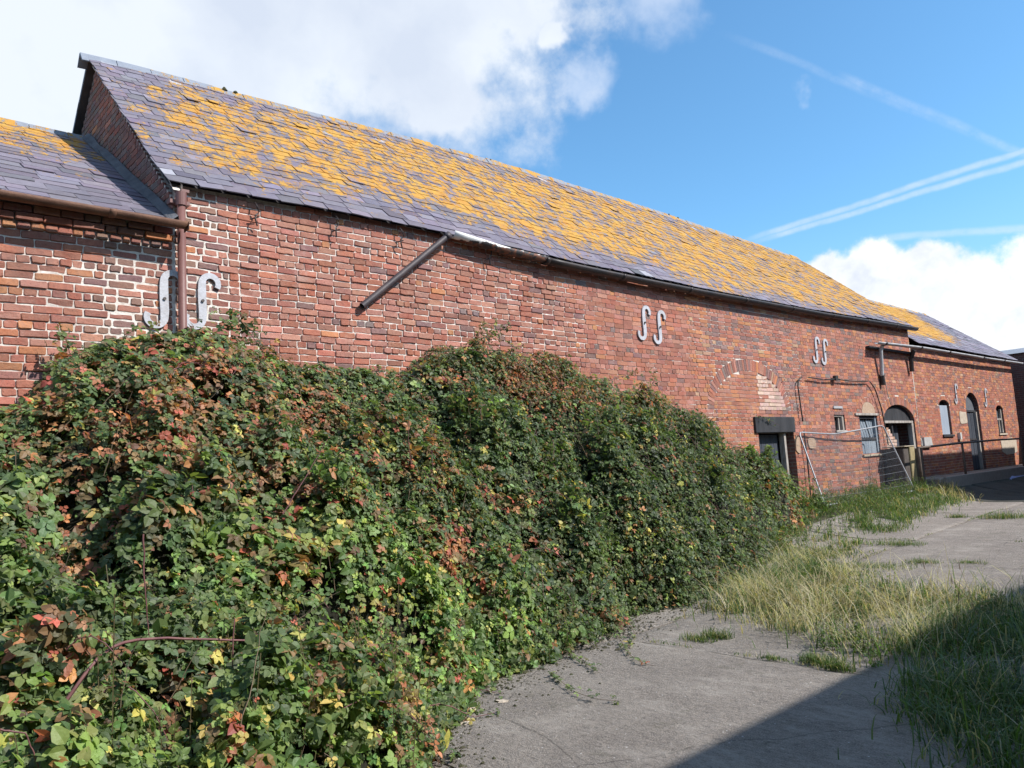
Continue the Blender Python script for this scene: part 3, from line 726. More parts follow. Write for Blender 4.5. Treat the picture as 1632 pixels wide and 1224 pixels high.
# verge slates hanging over the far side of the left gable
for i in range(8):
    y0 = 11.05+i*.36; z0_ = 5.93-(y0-10.95)*.94
    V = np.array([[2.685, y0, z0_-.02], [2.685, y0+.46, z0_-.46], [2.95, y0+.46, z0_-.46], [2.95, y0, z0_-.02]]); V = np.concatenate([V, V+np.array([0, .02, .035])])
    V[[0, 1, 4, 5], 2] -= .02
    obj('verge_slate', mesh('verge_slate', V, [np.array([[0, 3, 2, 1], [4, 5, 6, 7], [0, 1, 5, 4], [1, 2, 6, 5], [2, 3, 7, 6], [3, 0, 4, 7]])], m_ridge), roof_m)
def ridge(x0, x1, zf, y, parent, L0=.45, seed=0, pm=m_ridge, limit=40, lichf=None):
    r = np.random.default_rng(seed); x = x0; k = 0
    while x < x1-.1:
        l = min(L0, x1-x); za, zb = float(zf(np.array(x)))+.02, float(zf(np.array(x+l)))+.02; dz = r.normal(0, .006); g = .005
        V = []
        for xx, z in ((x+g, za+dz), (x+l-g, zb+dz)):
            V += [(xx, y-.13, z-.115), (xx, y-.02, z+.035), (xx, y+.02, z+.035), (xx, y+.13, z-.115), (xx, y+.115, z-.125), (xx, y, z+.005), (xx, y-.115, z-.125)]
        i = np.arange(7); j = (i+1) % 7; F = np.stack([i, j, 7+j, 7+i], 1)
        me = mesh('ridge_tile', np.array(V), [F[:, ::-1], np.array([i]), np.array([7+i[::-1]])], m_slate, np.tile(np.array([.24, .26, .30]), (14, 1)))
        a = me.attributes.new('lichen', 'FLOAT', 'POINT'); lv = (-.5 if x < x0+.9 and parent is roof_m else .03+.05*r.normal()); a.data.foreach_set('value', np.full(14, lv, np.float32))
        obj('ridge_tile', me, parent)
        x += l; k += 1
ridge(2.58, 22.5, lambda x: zr_m(x), 10.95, roof_m, seed=1)
ridge(-2, 2.7, lambda x: zr_l(x), 11.24, roof_l, seed=2)
ridge(22.6, 31.85, lambda x: zr_r(x), 10.68, roof_r, seed=3)
# moss cushions on the ridge
def moss_cushion(p, s, parent, seed):
    r = np.random.default_rng(seed); th = np.arange(8)*np.pi/4; V = [(0, 0, 1)]
    for e in (.9, .35, -.1):
        for a in th: V.append((math.cos(a)*math.sqrt(1-e*e if e > 0 else 1), math.sin(a)*math.sqrt(1-e*e if e > 0 else 1), e))
    V = np.array(V)*(1+.18*r.normal(size=(len(V), 1)))*s+np.array(p); i = np.arange(8); j = (i+1) % 8
    F3 = np.stack([0*i, 1+i, 1+j], 1); F4 = np.concatenate([np.stack([1+i, 9+i, 9+j, 1+j], 1), np.stack([9+i, 17+i, 17+j, 9+j], 1)])
    obj('moss_cushion', mesh('moss_cushion', V, [F3, F4], m_mosst, smooth=True), parent)
m_mosst = simple('moss', (.05, .05, .02), (.09, .085, .03), .95, 30, bmp=.02)
for k, (x, s) in enumerate([(4.55, .045), (4.72, .04), (9.9, .03), (10.1, .025), (15.8, .035), (16.2, .03)]):
    moss_cushion((x, 10.93, float(zr_m(x))+.035), s, roof_m, k)
# mortar fillet where the left roof meets the gable
tt = np.linspace(0, 1, 12); A = Pl(tt*0+2.74, tt); fr = []
for k, (dx, dz) in enumerate([(-.07, .03), (-.04, .06), (.012, .11), (.012, .0)]): fr.append(A+np.array([dx, 0, dz])+np.random.default_rng(k).normal(0, .008, A.shape)*np.array([1, 0, 1]))
V = np.stack(fr, 1).reshape(-1, 3); i = np.arange(11)[:, None]*4; j = np.arange(3)[None]
obj('mortar_fillet', mesh('mortar_fillet', V, [np.stack([i+j, i+j+1, i+j+5, i+j+4], -1).reshape(-1, 4)], m_flash), wing_l)
# verge mortar under the main slates on the gable
tt = np.linspace(0, 1, 30); A = Pm(tt*0+2.70, tt); A2 = A+np.array([.12, 0, 0]); jit = np.random.default_rng(5).normal(0, .01, A.shape)
V = np.stack([A+jit*.6+[0, 0, .0], A+jit+[0.03, .0, -.07], A2+[0, 0, -.07], A2], 1).reshape(-1, 3); i = np.arange(29)[:, None]*4; j = np.arange(3)[None]
obj('verge_mortar', mesh('verge_mortar', V, [np.stack([i+j, i+j+1, i+j+5, i+j+4], -1).reshape(-1, 4)], m_mortar), barn)

# ------------------------------------------------------------------ gutters, pipes
def gutter(pts, r, mat, parent, name='gutter', thick=.008, n=9):
    pts = np.asarray(pts, float); m = len(pts); th = np.linspace(np.pi, 2*np.pi, n)
    V = []
    for p in pts:
        for rr in (r, r-thick):
            for a in th: V.append((p[0], p[1]+rr*math.cos(a), p[2]+rr*math.sin(a)))
    V = np.array(V); k = 2*n; i = np.arange(m-1)[:, None]*k; F = []
    for s in (0, n):
        j = s+np.arange(n-1)[None]; q = np.stack([i+j, i+j+1, i+k+j+1, i+k+j], -1).reshape(-1, 4); F.append(q if s else q[:, ::-1])
    for a, b in ((0, n), (n-1, 2*n-1)): F.append(np.stack([i[:, 0]+a, i[:, 0]+b, i[:, 0]+k+b, i[:, 0]+k+a], 1))
    e = np.arange(n-1); F.append(np.stack([e, e+1, n+e+1, n+e], 1)); F.append((m-1)*k+np.stack([e, n+e, n+e+1, e+1], 1))
    return obj(name, mesh(name, V, [np.concatenate(F)], mat, smooth=True), parent)
def interp_line(P, n):
    P = np.array(P, float); s = np.concatenate([[0], np.cumsum(np.linalg.norm(np.diff(P, axis=0), axis=1))]); q = np.linspace(0, s[-1], n)
    return np.stack([np.interp(q, s, P[:, i]) for i in range(3)], 1)
gx = [6.35, 7.3, 8.7, 10.3, 12, 14.3, 17, 20.5, 22.62]; gzv = [3.225, 3.14, 3.11, 3.10, 3.10, 3.12, 3.14, 3.22, 3.26]
gp = np.stack([np.interp(np.linspace(8.1, 22.62, 40), gx, gx), np.full(40, 7.865), np.interp(np.linspace(8.1, 22.62, 40), gx, gzv)], 1)
gutter(gp+[0, .0, .018], .085, m_blackgut, barn)
m_peel, t = material('peeling_white_and_black_paint')
n = t.noise(t.pos, 7, 5, .6); sp = t.node('ShaderNodeSeparateXYZ'); t.put(sp.inputs[0], t.pos)
hi = t.mapr(t.math('ADD', sp.outputs[2], t.math('MULTIPLY', t.math('SUBTRACT', n, .5), .18)), 3.16, 3.17)
c = t.mix(t.mapr(t.noise(t.pos, 12, 4, .6), .5, .55), (.04, .036, .038, 1), (.18, .075, .045, 1)); c = t.mix(hi, c, (.74, .72, .70, 1))
t.put(t.b.inputs['Base Color'], c); t.put(t.b.inputs['Roughness'], .7); bump(t, n, .004)
gp2 = np.stack([np.linspace(6.35, 8.12, 10), np.full(10, 7.865), np.interp(np.linspace(6.35, 8.12, 10), gx, gzv)], 1)
gutter(gp2+[0, 0, .03], .082, m_peel, barn)
# joints on the gutter
for x in (8.12, 9.9, 11.8, 13.7, 15.6, 17.5, 19.4, 21.2):
    z = float(np.interp(x, gx, gzv))+.018; gutter([(x-.04, 7.865, z), (x+.04, 7.865, z)], .092, m_blackgut, barn, 'gutter_collar')
# brackets that still hang where the gutter has gone
for x in (3.62, 4.63, 5.55, 7.05):
    z = top_main(x)-.07; s = rng.normal(0, .02)
    P = [(x, 7.93, z), (x+.01, 7.89, z-.05), (x+.03+s, 7.91, z-.12), (x-.02, 7.9, z-.17), (x+.01+s, 7.93, z-.27)]
    V, F = join([tube(interp_line(P, 9), .009, 5), tube(np.array([(x-.05, 7.95, z-.20), (x+.05, 7.93, z-.16)]), .008, 5)])
    obj('gutter_bracket', mesh('gutter_bracket', V, F, m_blackgut), barn)
# the downpipe that has swung away from the gutter
a, b = onY(716, 374, 7.86), onY(577, 488, 7.94)
V, F = tube(interp_line([a, b], 12), .042, 10, cap=False); Vi, Fi = tube(interp_line([a, b], 12), .036, 10, cap=False); Fi = [Fi[0][:, ::-1]]
c1 = tube(interp_line([a, a+(b-a)*.045], 3), .052, 10)
V, F = join([(V, F), (Vi, Fi), c1]); obj('downpipe', mesh('loose_downpipe', V, F, simple('old_black_pipe', (.045, .036, .042), (.09, .065, .065), .55, 7, 0, .002), smooth=True), barn, label='broken downpipe hanging aslant from the end of the gutter')
# left range gutter and brown downpipe
V0 = np.linspace(-4, 2.80, 16); gutter(np.stack([V0, 0*V0+7.72, 2.705-.004*(V0+4)/7], 1), .064, m_brngut, wing_l)
V, F = box(2.795, 2.80, 7.65, 7.79, 2.62, 2.70); obj('gutter_end', mesh('gutter_end', V, [F], m_brngut), wing_l)
for x in (-.3, 1.0, 2.1): gutter([(x-.03, 7.72, 2.698), (x+.03, 7.72, 2.703)], .070, m_brngut, wing_l, 'gutter_collar')
dp = thing('downpipe', (2.80, 7.86, -1.5), 'straight reddish brown downpipe between the two iron S plates', 'downpipe')
V, F = tube([(2.80, 7.87, -1.5), (2.80, 7.87, 1.0), (2.80, 7.87, 3.02)], .041, 16); obj('pipe', mesh('pipe', V, F, m_rustpipe, smooth=True), dp)
V, F = tube([(2.80, 7.87, 2.93), (2.80, 7.87, 3.07)], .054, 16); obj('collar', mesh('collar', V, F, m_rustpipe), dp)
boxm('bracket', (2.70, 2.90, 7.90, 7.99, 2.96, 3.0), m_rustpipe, dp)
boxm('lead_offset', (2.79, 2.87, 7.83, 7.93, 3.07, 3.10), m_rustpipe, dp)
# grey gutter of the far range, carried on over the barn wall
gg = [(19.55, 7.74, 2.655), (22.4, 7.74, 2.72), (27.6, 7.74, 2.73)]; gutter(interp_line(gg, 14), .06, m_zinc, wing_r)
gutter(interp_line([(27.7, 7.74, 2.725), (31.95, 7.74, 2.76)], 8), .06, m_zinc, wing_r)
for x, z in ((20.05, 2.665), (22.42, 2.72), (24.6, 2.725), (27.65, 2.73), (29.8, 2.745)): gutter([(x-.05, 7.74, z), (x+.05, 7.74, z)], .07, m_blackgut, wing_r, 'gutter_collar')
V, F = box(19.5, 22.4, 7.90, 7.99, 2.53, 2.585); obj('timber_lintel', mesh('timber_lintel', V, [F], m_black), barn)
def pipe(name, P, r, mat, parent, n=8, m=24):
    V, F = tube(interp_line(P, m), r, n); return obj(name, mesh(name, V, F, mat, smooth=True), parent)
pipe('downpipe', [(20.06, 7.80, 2.62), (20.06, 7.86, 2.5), (20.10, 7.90, 2.1), (20.12, 7.93, 1.85)], .05, m_zinc, barn)
pipe('downpipe', [(20.14, 7.93, 1.9), (20.16, 7.94, 1.62)], .06, m_blackgut, barn)
pipe('downpipe', [(22.1, 7.80, 2.62), (22.12, 7.9, 2.4), (22.15, 7.93, 2.05)], .06, m_blackgut, barn)
pipe('wire', [(20.22, 7.93, 2.1), (20.38, 7.94, 1.4), (20.5, 7.94, 1.12)], .010, m_pale, barn, 5)
pipe('cable', [(15.74, 7.94, .70), (15.70, 7.94, 1.2), (15.68, 7.94, 1.52), (15.82, 7.93, 1.66), (16.3, 7.93, 1.66), (16.9, 7.93, 1.64), (17.5, 7.92, 1.67), (18.2, 7.93, 1.655), (19.0, 7.93, 1.67), (19.35, 7.93, 1.69), (19.62, 7.93, 1.50), (19.85, 7.93, 1.05), (19.98, 7.93, .5), (20.02, 7.93, .1)], .016, m_cable, barn, 6, 60)
boxm('cable_box', (17.42, 17.56, 7.89, 7.96, 1.64, 1.75), m_cable, barn)
pipe('cable', [(19.45, 7.93, -.1), (19.5, 7.93, -.5), (19.5, 7.93, -1.0)], .014, m_cable, barn, 5)
pipe('cable', [(15.72, 7.93, .5), (15.75, 7.93, -.2), (15.72, 7.93, -1.0)], .016, m_cable, barn, 5)

# ------------------------------------------------------------------ iron S plates
def s_plate(x, z, parent, sx=.19, sz=.285, label=None):
    # centre line of the S: top hook turns right and down, bottom hook turns left and up
    cl = []
    rt = .085
    for a in np.linspace(-30, 180, 14): cl.append((.085+rt*math.cos(rad(a)), .195+rt*math.sin(rad(a))))
    cl = cl + [(-.003, .12), (-.002, 0.0), (.003, -.12)]
    for a in np.linspace(0, -210, 14): cl.append((-.085+rt*math.cos(rad(a)), -.195+rt*math.sin(rad(a))))
    cl = np.array(cl); s = np.linspace(-1, 1, len(cl)); wd = .032+.011*np.exp(-(s/.22)**2)-.003*np.abs(s)
    tg = np.gradient(cl, axis=0); tg /= np.linalg.norm(tg, axis=1)[:, None]; nr = np.stack([-tg[:, 1], tg[:, 0]], 1)
    Lp, Rp = cl+nr*wd[:, None], cl-nr*wd[:, None]; k = len(cl)
    def lv(P, y): return np.stack([x+P[:, 0], 0*P[:, 0]+WY+float(wob(x, z))+y, z+P[:, 1]], 1)
    y0, y1 = -.028, -.008
    V = np.concatenate([lv(Lp, y0), lv(Rp, y0), lv(Lp, y1), lv(Rp, y1)]); i = np.arange(k-1)
    F = np.concatenate([np.stack([i, i+1, k+i+1, k+i], 1), np.stack([2*k+i, 2*k+i+1, i+1, i], 1), np.stack([k+i, k+i+1, 3*k+i+1, 3*k+i], 1), np.array([[0, k, 3*k, 2*k], [k-1, 3*k-1, 4*k-1, 2*k-1]])])
    o = obj('wall_anchor', mesh('wall_anchor', V, [F], m_iron), parent, label=label)
    V, F = tube([(x, WY+y1, z), (x, WY-.052, z)], .017, 6); obj('bolt', mesh('bolt', V, F, m_bolt), o)
s_plate(2.655, 1.955, wing_l); s_plate(3.04, 1.975, barn); s_plate(10.56, 2.40, barn); s_plate(10.99, 2.36, barn); s_plate(16.80, 2.32, barn); s_plate(17.20, 2.30, barn)
s_plate(25.56, 1.53, wing_r); s_plate(28.31, 1.47, wing_r)

# ------------------------------------------------------------------ reveals, doors and windows
def reveal(o, parent, depth=.24, mat=None):
    x0, x1, zb, zs, rise = OPEN[o]
    if o == 'door1': zs = .47
    cx, hw = (x0+x1)/2, (x1-x0)/2; P = [(x0, zb)]+([(cx-hw*math.cos(t), zs+rise*math.sin(t)) for t in np.linspace(0, math.pi, 15)] if rise else [(x0, zs), (x1, zs)])+[(x1, zb)]
    P = np.array(P); n = len(P); A = np.stack([P[:, 0], 0*P[:, 0]+WY+.0, P[:, 1]], 1); B = A+np.array([0, depth, 0]); i = np.arange(n-1)
    F = [np.stack([i, n+i, n+i+1, i+1], 1)]
    F.append(np.array([[0, n-1, 2*n-1, n]]))
    obj('reveal', mesh('reveal', np.concatenate([A, B]), F, mat or m_wall2), parent)
for o in ('door1', 'slot', 'door3'): reveal(o, barn, .3)
reveal('win2', barn, .16)
for o in ('bwin', 'adoor', 'swin'): reveal(o, wing_r, .3)
def archboard(o, parent, name, mat, y0, y1, z0, z1=None, x0=None, x1=None):
    """board filling the opening between z0 and its arch"""
    a, b, zb, zs, rise = OPEN[o]; a += .004; b -= .004; rise = max(rise-.004, 0); cx, hw = (a+b)/2, (b-a)/2
    P = [(a, z0), (b, z0)]+([(cx+hw*math.cos(t), zs+rise*math.sin(t)) for t in np.linspace(0, math.pi, 15)] if rise else [(b, zs), (a, zs)])
    P = np.array(P); n = len(P); A = np.stack([P[:, 0], 0*P[:, 0]+WY+y0, P[:, 1]], 1); B = np.stack([P[:, 0], 0*P[:, 0]+WY+y1, P[:, 1]], 1); i = np.arange(n); k = (i+1) % n
    return obj(name, mesh(name, np.concatenate([A, B]), [np.array([i]), np.stack([i, n+i, n+k, k], 1)], mat), parent)
def planks(parent, x0, x1, z0, z1, y, n, mat, name='plank', t=.025, lean=0.0, top=None):
    w_ = (x1-x0)/n
    for i in range(n):
        a, b = x0+i*w_+.004, x0+(i+1)*w_-.004; dy = rng.normal(0, .002)
        boxm(name, (a, b, WY+y+dy+lean*i, WY+y+t+dy+lean*i, z0+rng.random()*.015, (top(.5*(a+b)) if top else z1)), mat, parent, bev=.002)
# door 1: black lintel, blue-black leaf, peeling frame
d1 = bpy.data.objects.new('door', None); d1.location = (14.6, 8, -1.4) ; 
def emptypart(name, loc, parent, label=None):
    o = bpy.data.objects.new(name, None); sc.collection.objects.link(o); o.parent = parent; o.location = Vector(loc)-parent.location
    if label: o['label'] = label
    return o
bpy.data.objects.remove(d1)
boxm('lintel', (13.84, 15.42, 7.955, 8.28, .475, .795), m_black, barn, bev=.008, label='thick black timber lintel over the door behind the brambles')
d1 = emptypart('door', (14.4, 8, -1.4), barn, 'blue black plank door under the black lintel')
planks(d1, 14.02, 15.02, -1.45, .44, .17, 6, m_door)
boxm('frame', (15.04, 15.12, 8.03, 8.15, -1.4, .47), m_pale, d1, bev=.004); boxm('frame', (15.18, 15.25, 8.12, 8.22, -1.4, .47), m_pale, d1, bev=.004)
boxm('frame', (13.985, 14.03, 8.02, 8.12, -1.4, .47), m_black, d1)
# slot window with a wooden frame
w1 = emptypart('window', (17.6, 8, .5), barn, 'tiny square window with a peeling wooden frame')
boxm('frame', (17.37, 17.90, 8.03, 8.10, .815, .858), m_pale, w1); boxm('frame', (17.80, 17.88, 8.02, 8.10, .50, .81), m_pale, w1, bev=.004); boxm('frame', (17.68, 17.73, 8.06, 8.10, .50, .81), m_pale, w1)
boxm('pane', (17.38, 17.80, 8.11, 8.12, .50, .82), m_dark, w1); boxm('sill', (17.36, 17.91, 7.97, 8.10, .46, .498), m_pale, w1)
boxm('stone_block', (17.35, 17.80, 7.975, 8.03, 1.00, 1.055), m_zinc, barn)
# window 2: slats above, grey blue boards below, pale stone half-round above
w2 = emptypart('window', (19.2, 8, -.1), barn, 'grey blue boarded window with slanting slats behind the mesh panel')
for a in (18.69, 19.62): boxm('frame', (a, a+.07, 8.03, 8.12, -.09, .83), m_gboard, w2, bev=.003)
boxm('frame', (18.76, 19.62, 8.03, 8.11, .25, .31), m_black, w2, bev=.003); boxm('frame', (18.76, 19.62, 8.03, 8.11, .77, .83), m_black, w2)
boxm('pane', (18.76, 19.62, 8.12, 8.13, -.09, .83), m_dark, w2)
for i in range(7):
    x = 18.66+i*.15; V, F = box(-.055, .055, -.008, .008, -.25, .25); an = -.42
    R_ = np.array([[math.cos(an), 0, math.sin(an)], [0, 1, 0], [-math.sin(an), 0, math.cos(an)]]); V = V@R_.T+np.array([x+.11, 8.09+.006*i % .02, .53]); V[:, 0] = np.clip(V[:, 0], 18.765, 19.615); V[:, 2] = np.clip(V[:, 2], .31, .76)
    obj('slat', mesh('slat', V, [F], m_gboard), w2)
planks(w2, 18.77, 19.61, -.09, .25, .06, 3, m_gboard, 'board', top=lambda x: .248)
boxm('sill', (18.64, 19.74, 7.955, 8.12, -.145, -.10), m_stone, w2, bev=.004)
boxm('lintel', (18.45, 19.75, 7.965, 8.12, .842, .90), m_pale, w2, bev=.006)
archboard('tymp', barn, 'stone_tympanum', m_stone2, -.008, .12, .905)
# door 3: arched black head, broken brick blocking, half-open leaf
d3 = emptypart('door', (21.1, 8, -.9), barn, 'arched dark doorway half bricked up on its left')
archboard('door3', d3, 'door_head', m_black, .09, .13, .72)
boxm('lintel', (20.14, 22.08, 8.03, 8.14, .655, .72), m_pale, d3, bev=.008)
boxm('frame', (21.97, 22.09, 8.03, 8.15, -1.0, .655), m_pale, d3, bev=.006); boxm('frame', (20.80, 20.88, 8.10, 8.18, -1.0, .655), m_black, d3)
planks(d3, 20.95, 21.6, -.95, .62, .27, 4, m_door); boxm('shade_backing', (20.1, 22.1, 8.55, 8.57, -1.0, 1.2), m_dark, d3)  # near-black sheet stands in for the unlit room behind the door
Lb = []
for k in range(-12, 7):
    zc = k*.0775+.039; e = 20.78-.10*max(0, k-2)+rng.normal(0, .02); x = 20.13
    while x < e-.05: l = min(.234*(1+rng.normal(0, .05)), e-x); Lb.append((x+l/2, zc, l/2-.006, .033, 0, 'P' if k > -1 else 'F')); x += l
Vb, T, colb, Ab = build_bricks(Lb, False, base=-.03); mm = Vb.shape[1]; kk = len(Vb); off = np.arange(kk)[:, None, None]*mm
blk = boxm('brick_blocking', (20.125, 20.55, 8.055, 8.28, -1.2, .50), m_mortar, barn)
obj('brick', mesh('blocking_bricks', Vb.reshape(-1, 3), [(f[None]+off).reshape(-1, f.shape[1]) for f in T], m_brick, np.repeat(colb, mm, 0)), blk, kind='stuff')
# boarded window, arched door, small sash on the far range
w3 = emptypart('window', (24.5, 8, .3), wing_r, 'narrow window covered by one pale blue board')
archboard('bwin', w3, 'frame_head', m_black, .14, .18, 1.16); boxm('board', (24.12, 24.86, 8.05, 8.07, .32, 1.17), m_board, w3, bev=.003); boxm('sill', (24.06, 24.94, 7.955, 8.2, .25, .305), m_black, w3)
d4 = emptypart('door', (26.95, 8, -.8), wing_r, 'tall arched slate blue door with a fanlight board')
archboard('adoor', d4, 'fanlight', simple('grey_fanlight_board', (.10, .11, .13), (.14, .15, .17), .7), .12, .15, 1.06); boxm('transom', (26.36, 27.54, 8.09, 8.13, 1.0, 1.06), m_black, d4)
planks(d4, 26.44, 27.34, -.80, 1.0, .12, 6, m_door); boxm('frame', (27.35, 27.44, 8.04, 8.16, -.8, 1.0), m_pale, d4, bev=.004); boxm('frame', (26.36, 26.43, 8.06, 8.16, -.8, 1.0), m_black, d4)
boxm('ledge', (26.46, 27.32, 8.10, 8.12, .12, .17), m_black, d4); boxm('notice', (26.5, 26.62, 8.105, 8.115, .28, .36), simple('pink_tag', (.45, .25, .25), (.5, .3, .3)), d4)
w4 = emptypart('window', (29.65, 8, .3), wing_r, 'small arched sash window with broken white frame')
archboard('swin', w4, 'pane', m_glass, .13, .14, .31); 
for b_ in ((29.30, 29.38, .80, 1.12), (29.30, 29.95, .74, .80), (29.62, 29.68, .32, .74), (29.92, 30.0, .32, 1.12), (29.30, 29.36, .32, .74)): boxm('frame', (b_[0], b_[1], 8.05, 8.12, b_[2], b_[3]), m_pale, w4, bev=.004)
boxm('sill', (29.23, 30.06, 7.96, 8.2, .24, .295), m_render, w4)
boxm('meter_box', (25.30, 25.42, 7.92, 8.0, .16, .36), simple('white_plastic', (.6, .6, .58), (.5, .5, .48)), wing_r)
boxm('notice_board', (22.45, 22.95, 7.93, 7.975, -.03, .26), simple('grey_white_board', (.48, .47, .46), (.38, .37, .36), .8), wing_r)

# ------------------------------------------------------------------ landing block, raised walk, railing, fence panel
lb = thing('stone_landing', (20.1, 7.7, -1.0), 'stone landing block, its shaded side coloured dark, with an ochre corner below the arched doorway', 'landing')
boxm('block', (19.72, 20.2, 7.47, 7.94, -1.35, .0), simple('shaded_dark_stone', (.075, .06, .055), (.12, .10, .085), .95, 5, 0, .01), lb, bev=.02)  # shade on the block's left side is put into this dark colour
boxm('corner_stone', (20.02, 20.32, 7.43, 7.90, -1.35, .025), m_ochre, lb, bev=.015); boxm('side_slab', (20.33, 20.62, 7.36, 7.9, -1.35, -.02), m_rail, lb, bev=.01)
boxm('cap', (19.68, 20.30, 7.42, 7.95, .027, .055), m_stone, lb, bev=.008)
walkway = props(boxm('raised_walkway', (20.7, 33.0, 7.05, 7.97, -1.6, -.80), m_conc, None, bev=.02), 'low concrete walkway along the foot of the far range', 'walkway', kind='structure')
boxm('kerb', (20.9, 33.0, 6.98, 7.047, -1.6, -.775), simple('pale_kerb', (.34, .30, .26), (.26, .23, .2), .9), walkway, bev=.01)
rl = thing('railing', (25, 7.0, -1), 'low rusty pipe railing in front of the far range', 'railing')
P = np.array([onY(1463, 714, 7.1), onY(1530, 706, 7.1), onY(1590, 701, 7.1), onY(1626, 699, 7.1)])
pipe('rail', P, .028, m_rail, rl, 8, 20)
for q in (P[0]+[.02, 0, 0], onY(1533, 706, 7.1), P[3]): pipe('post', [q, (q[0], 7.1, -.8)], .03, m_rail, rl, 8, 4)

fp = thing('mesh_fence_panel', (17.5, 7.6, -1), 'bent galvanised mesh fence panel leaning on the wall by the doors', 'fence panel')
TL, TR = onY(1273, 689, 7.93), onY(1407, 678, 7.66)
BL, BR = onY(1315, 806, 7.35), onY(1458, 782, 7.15)
tm = onY(1330, 689, 7.88)
def bez(a, b, c, n): t = np.linspace(0, 1, n)[:, None]; return (1-t)**2*a+2*t*(1-t)*b+t*t*c
corner = lambda a, b, c, k: bez(b+(a-b)*k, b, b+(c-b)*k, 6)
topline = np.concatenate([interp_line([TL+(tm-TL)*.10, tm], 8), interp_line([tm, TR+(tm-TR)*.06], 8)[1:]])
topline[:, 2] -= .06*np.sin(np.linspace(0, np.pi, len(topline)))*.6
frame_pts = np.concatenate([interp_line([BL, TL+(BL-TL)*.06], 8), bez(TL+(BL-TL)*.06, TL, topline[0], 5)[1:-1], topline, bez(topline[-1], TR, TR+(BR-TR)*.06, 5)[1:-1], interp_line([TR+(BR-TR)*.06, BR], 8)])
V, F = tube(frame_pts, .017, 8); obj('frame', mesh('frame', V, F, m_galv, smooth=True), fp)
pipe('frame_foot', [BL, BR], .021, m_galv, fp, 8, 8)
ws = []
def panel(u, v): 
    top = TL+(TR-TL)*u; top = top+np.array([0, 0, -.09*math.sin(math.pi*u)]); bot = BL+(BR-BL)*u; bulge = .05*math.sin(math.pi*v)*math.sin(3*u)
    return top+(bot-top)*v+np.array([0, -bulge, 0])
for i in range(1, 84): ws.append(tube(np.array([panel(i/84, v) for v in np.linspace(0, 1, 5)]), .0016, 3, cap=False))
for j in range(1, 10): ws.append(tube(np.array([panel(u, j/10) for u in np.linspace(0, 1, 12)]), .0028, 3, cap=False))
V, F = join(ws); obj('wire_mesh', mesh('wire_mesh', V, F, m_wire), fp, kind='stuff')

tp = thing('plastic_sheet', (28.5, 6.5, -1), 'lilac blue sheet lying in the shade at the far right edge', 'sheet')
q0, q1, q2, q3 = onY(1608, 764, 6.9), onY(1640, 771, 6.7), onY(1645, 756, 7.0), onY(1614, 757, 7.0)
X, Y = np.meshgrid(np.linspace(0, 1, 9), np.linspace(0, 1, 7)); P_ = (q0[None, None]*(1-X)[..., None]*(1-Y)[..., None]+q1*(X*(1-Y))[..., None]+q2*(X*Y)[..., None]+q3*((1-X)*Y)[..., None])
P_[..., 2] += .05*(fbm(X*4, Y*4, 3)-.5); V = P_.reshape(-1, 3); i = np.arange(6)[:, None]*9+np.arange(8)[None]
o = obj('sheet', mesh('sheet', V, [np.stack([i, i+1, i+10, i+9], -1).reshape(-1, 4)], m_tarp, smooth=True), tp); md = o.modifiers.new('thick', 'SOLIDIFY'); md.thickness = .02

# ------------------------------------------------------------------ buildings that close the yard (their shade falls in the picture)
ew = thing('dark_end_range', (33.5, 4, -1.2), 'tall dark brick range closing the yard at the far right edge', 'building')
boxm('wall', (33.05, 37, -3, 13, -1.6, 3.22), m_wall2, ew)
V, F = gable(0, 1, [(0, 0), (1, 0), (.5, .5)]); V = np.array([[32.95, -3.1, 3.225], [37.1, -3.1, 3.225], [35.0, -3.1, 4.2], [32.95, 13.1, 3.225], [37.1, 13.1, 3.225], [35, 13.1, 4.2]])
V[[2, 5], 2] = 3.6
obj('roof', mesh('roof', V, [np.array([[0, 3, 4, 1], [0, 2, 5, 3], [1, 4, 5, 2]]), np.array([[0, 1, 2], [3, 5, 4]])], m_ridge), ew)
oh = thing('cart_shed', (27, 0, -1.2), 'flat topped brick cart shed on the near side of the yard, right of the picture', 'shed')
boxm('wall', (22.55, 32.9, -1.0, 3.6, -1.7, 4.2), m_wall2, oh); boxm('roof', (22.5, 32.92, -1.1, 3.66, 4.205, 4.33), m_ridge, oh)
op = thing('opposite_range', (4, -4, -1.6), 'long brick range behind the camera across the yard', 'building')
SHY, SHZ = -2.75, 4.17
boxm('wall', (-16, 22.3, -7.5, SHY-.15, -1.7, SHZ-.1), m_wall2, op)
V = np.array([[-16.2, -7.65, SHZ-.08], [-16.2, SHY, SHZ-.08], [-16.2, -5.2, SHZ+1.25], [22.42, -7.65, SHZ-.08], [22.42, SHY, SHZ-.08], [22.42, -5.2, SHZ+1.25]])
obj('roof', mesh('roof', V, [np.array([[0, 3, 4, 1], [1, 4, 5, 2], [0, 2, 5, 3]]), np.array([[0, 1, 2], [3, 5, 4]])], m_ridge), op)
for x in range(-14, 22, 5):
    boxm('door', (x, x+1.2, SHY-.16, SHY-.12, -1.6, .5), m_door, op); boxm('window', (x+2.4, x+3.4, SHY-.16, SHY-.12, -.4, .6), m_gboard, op)
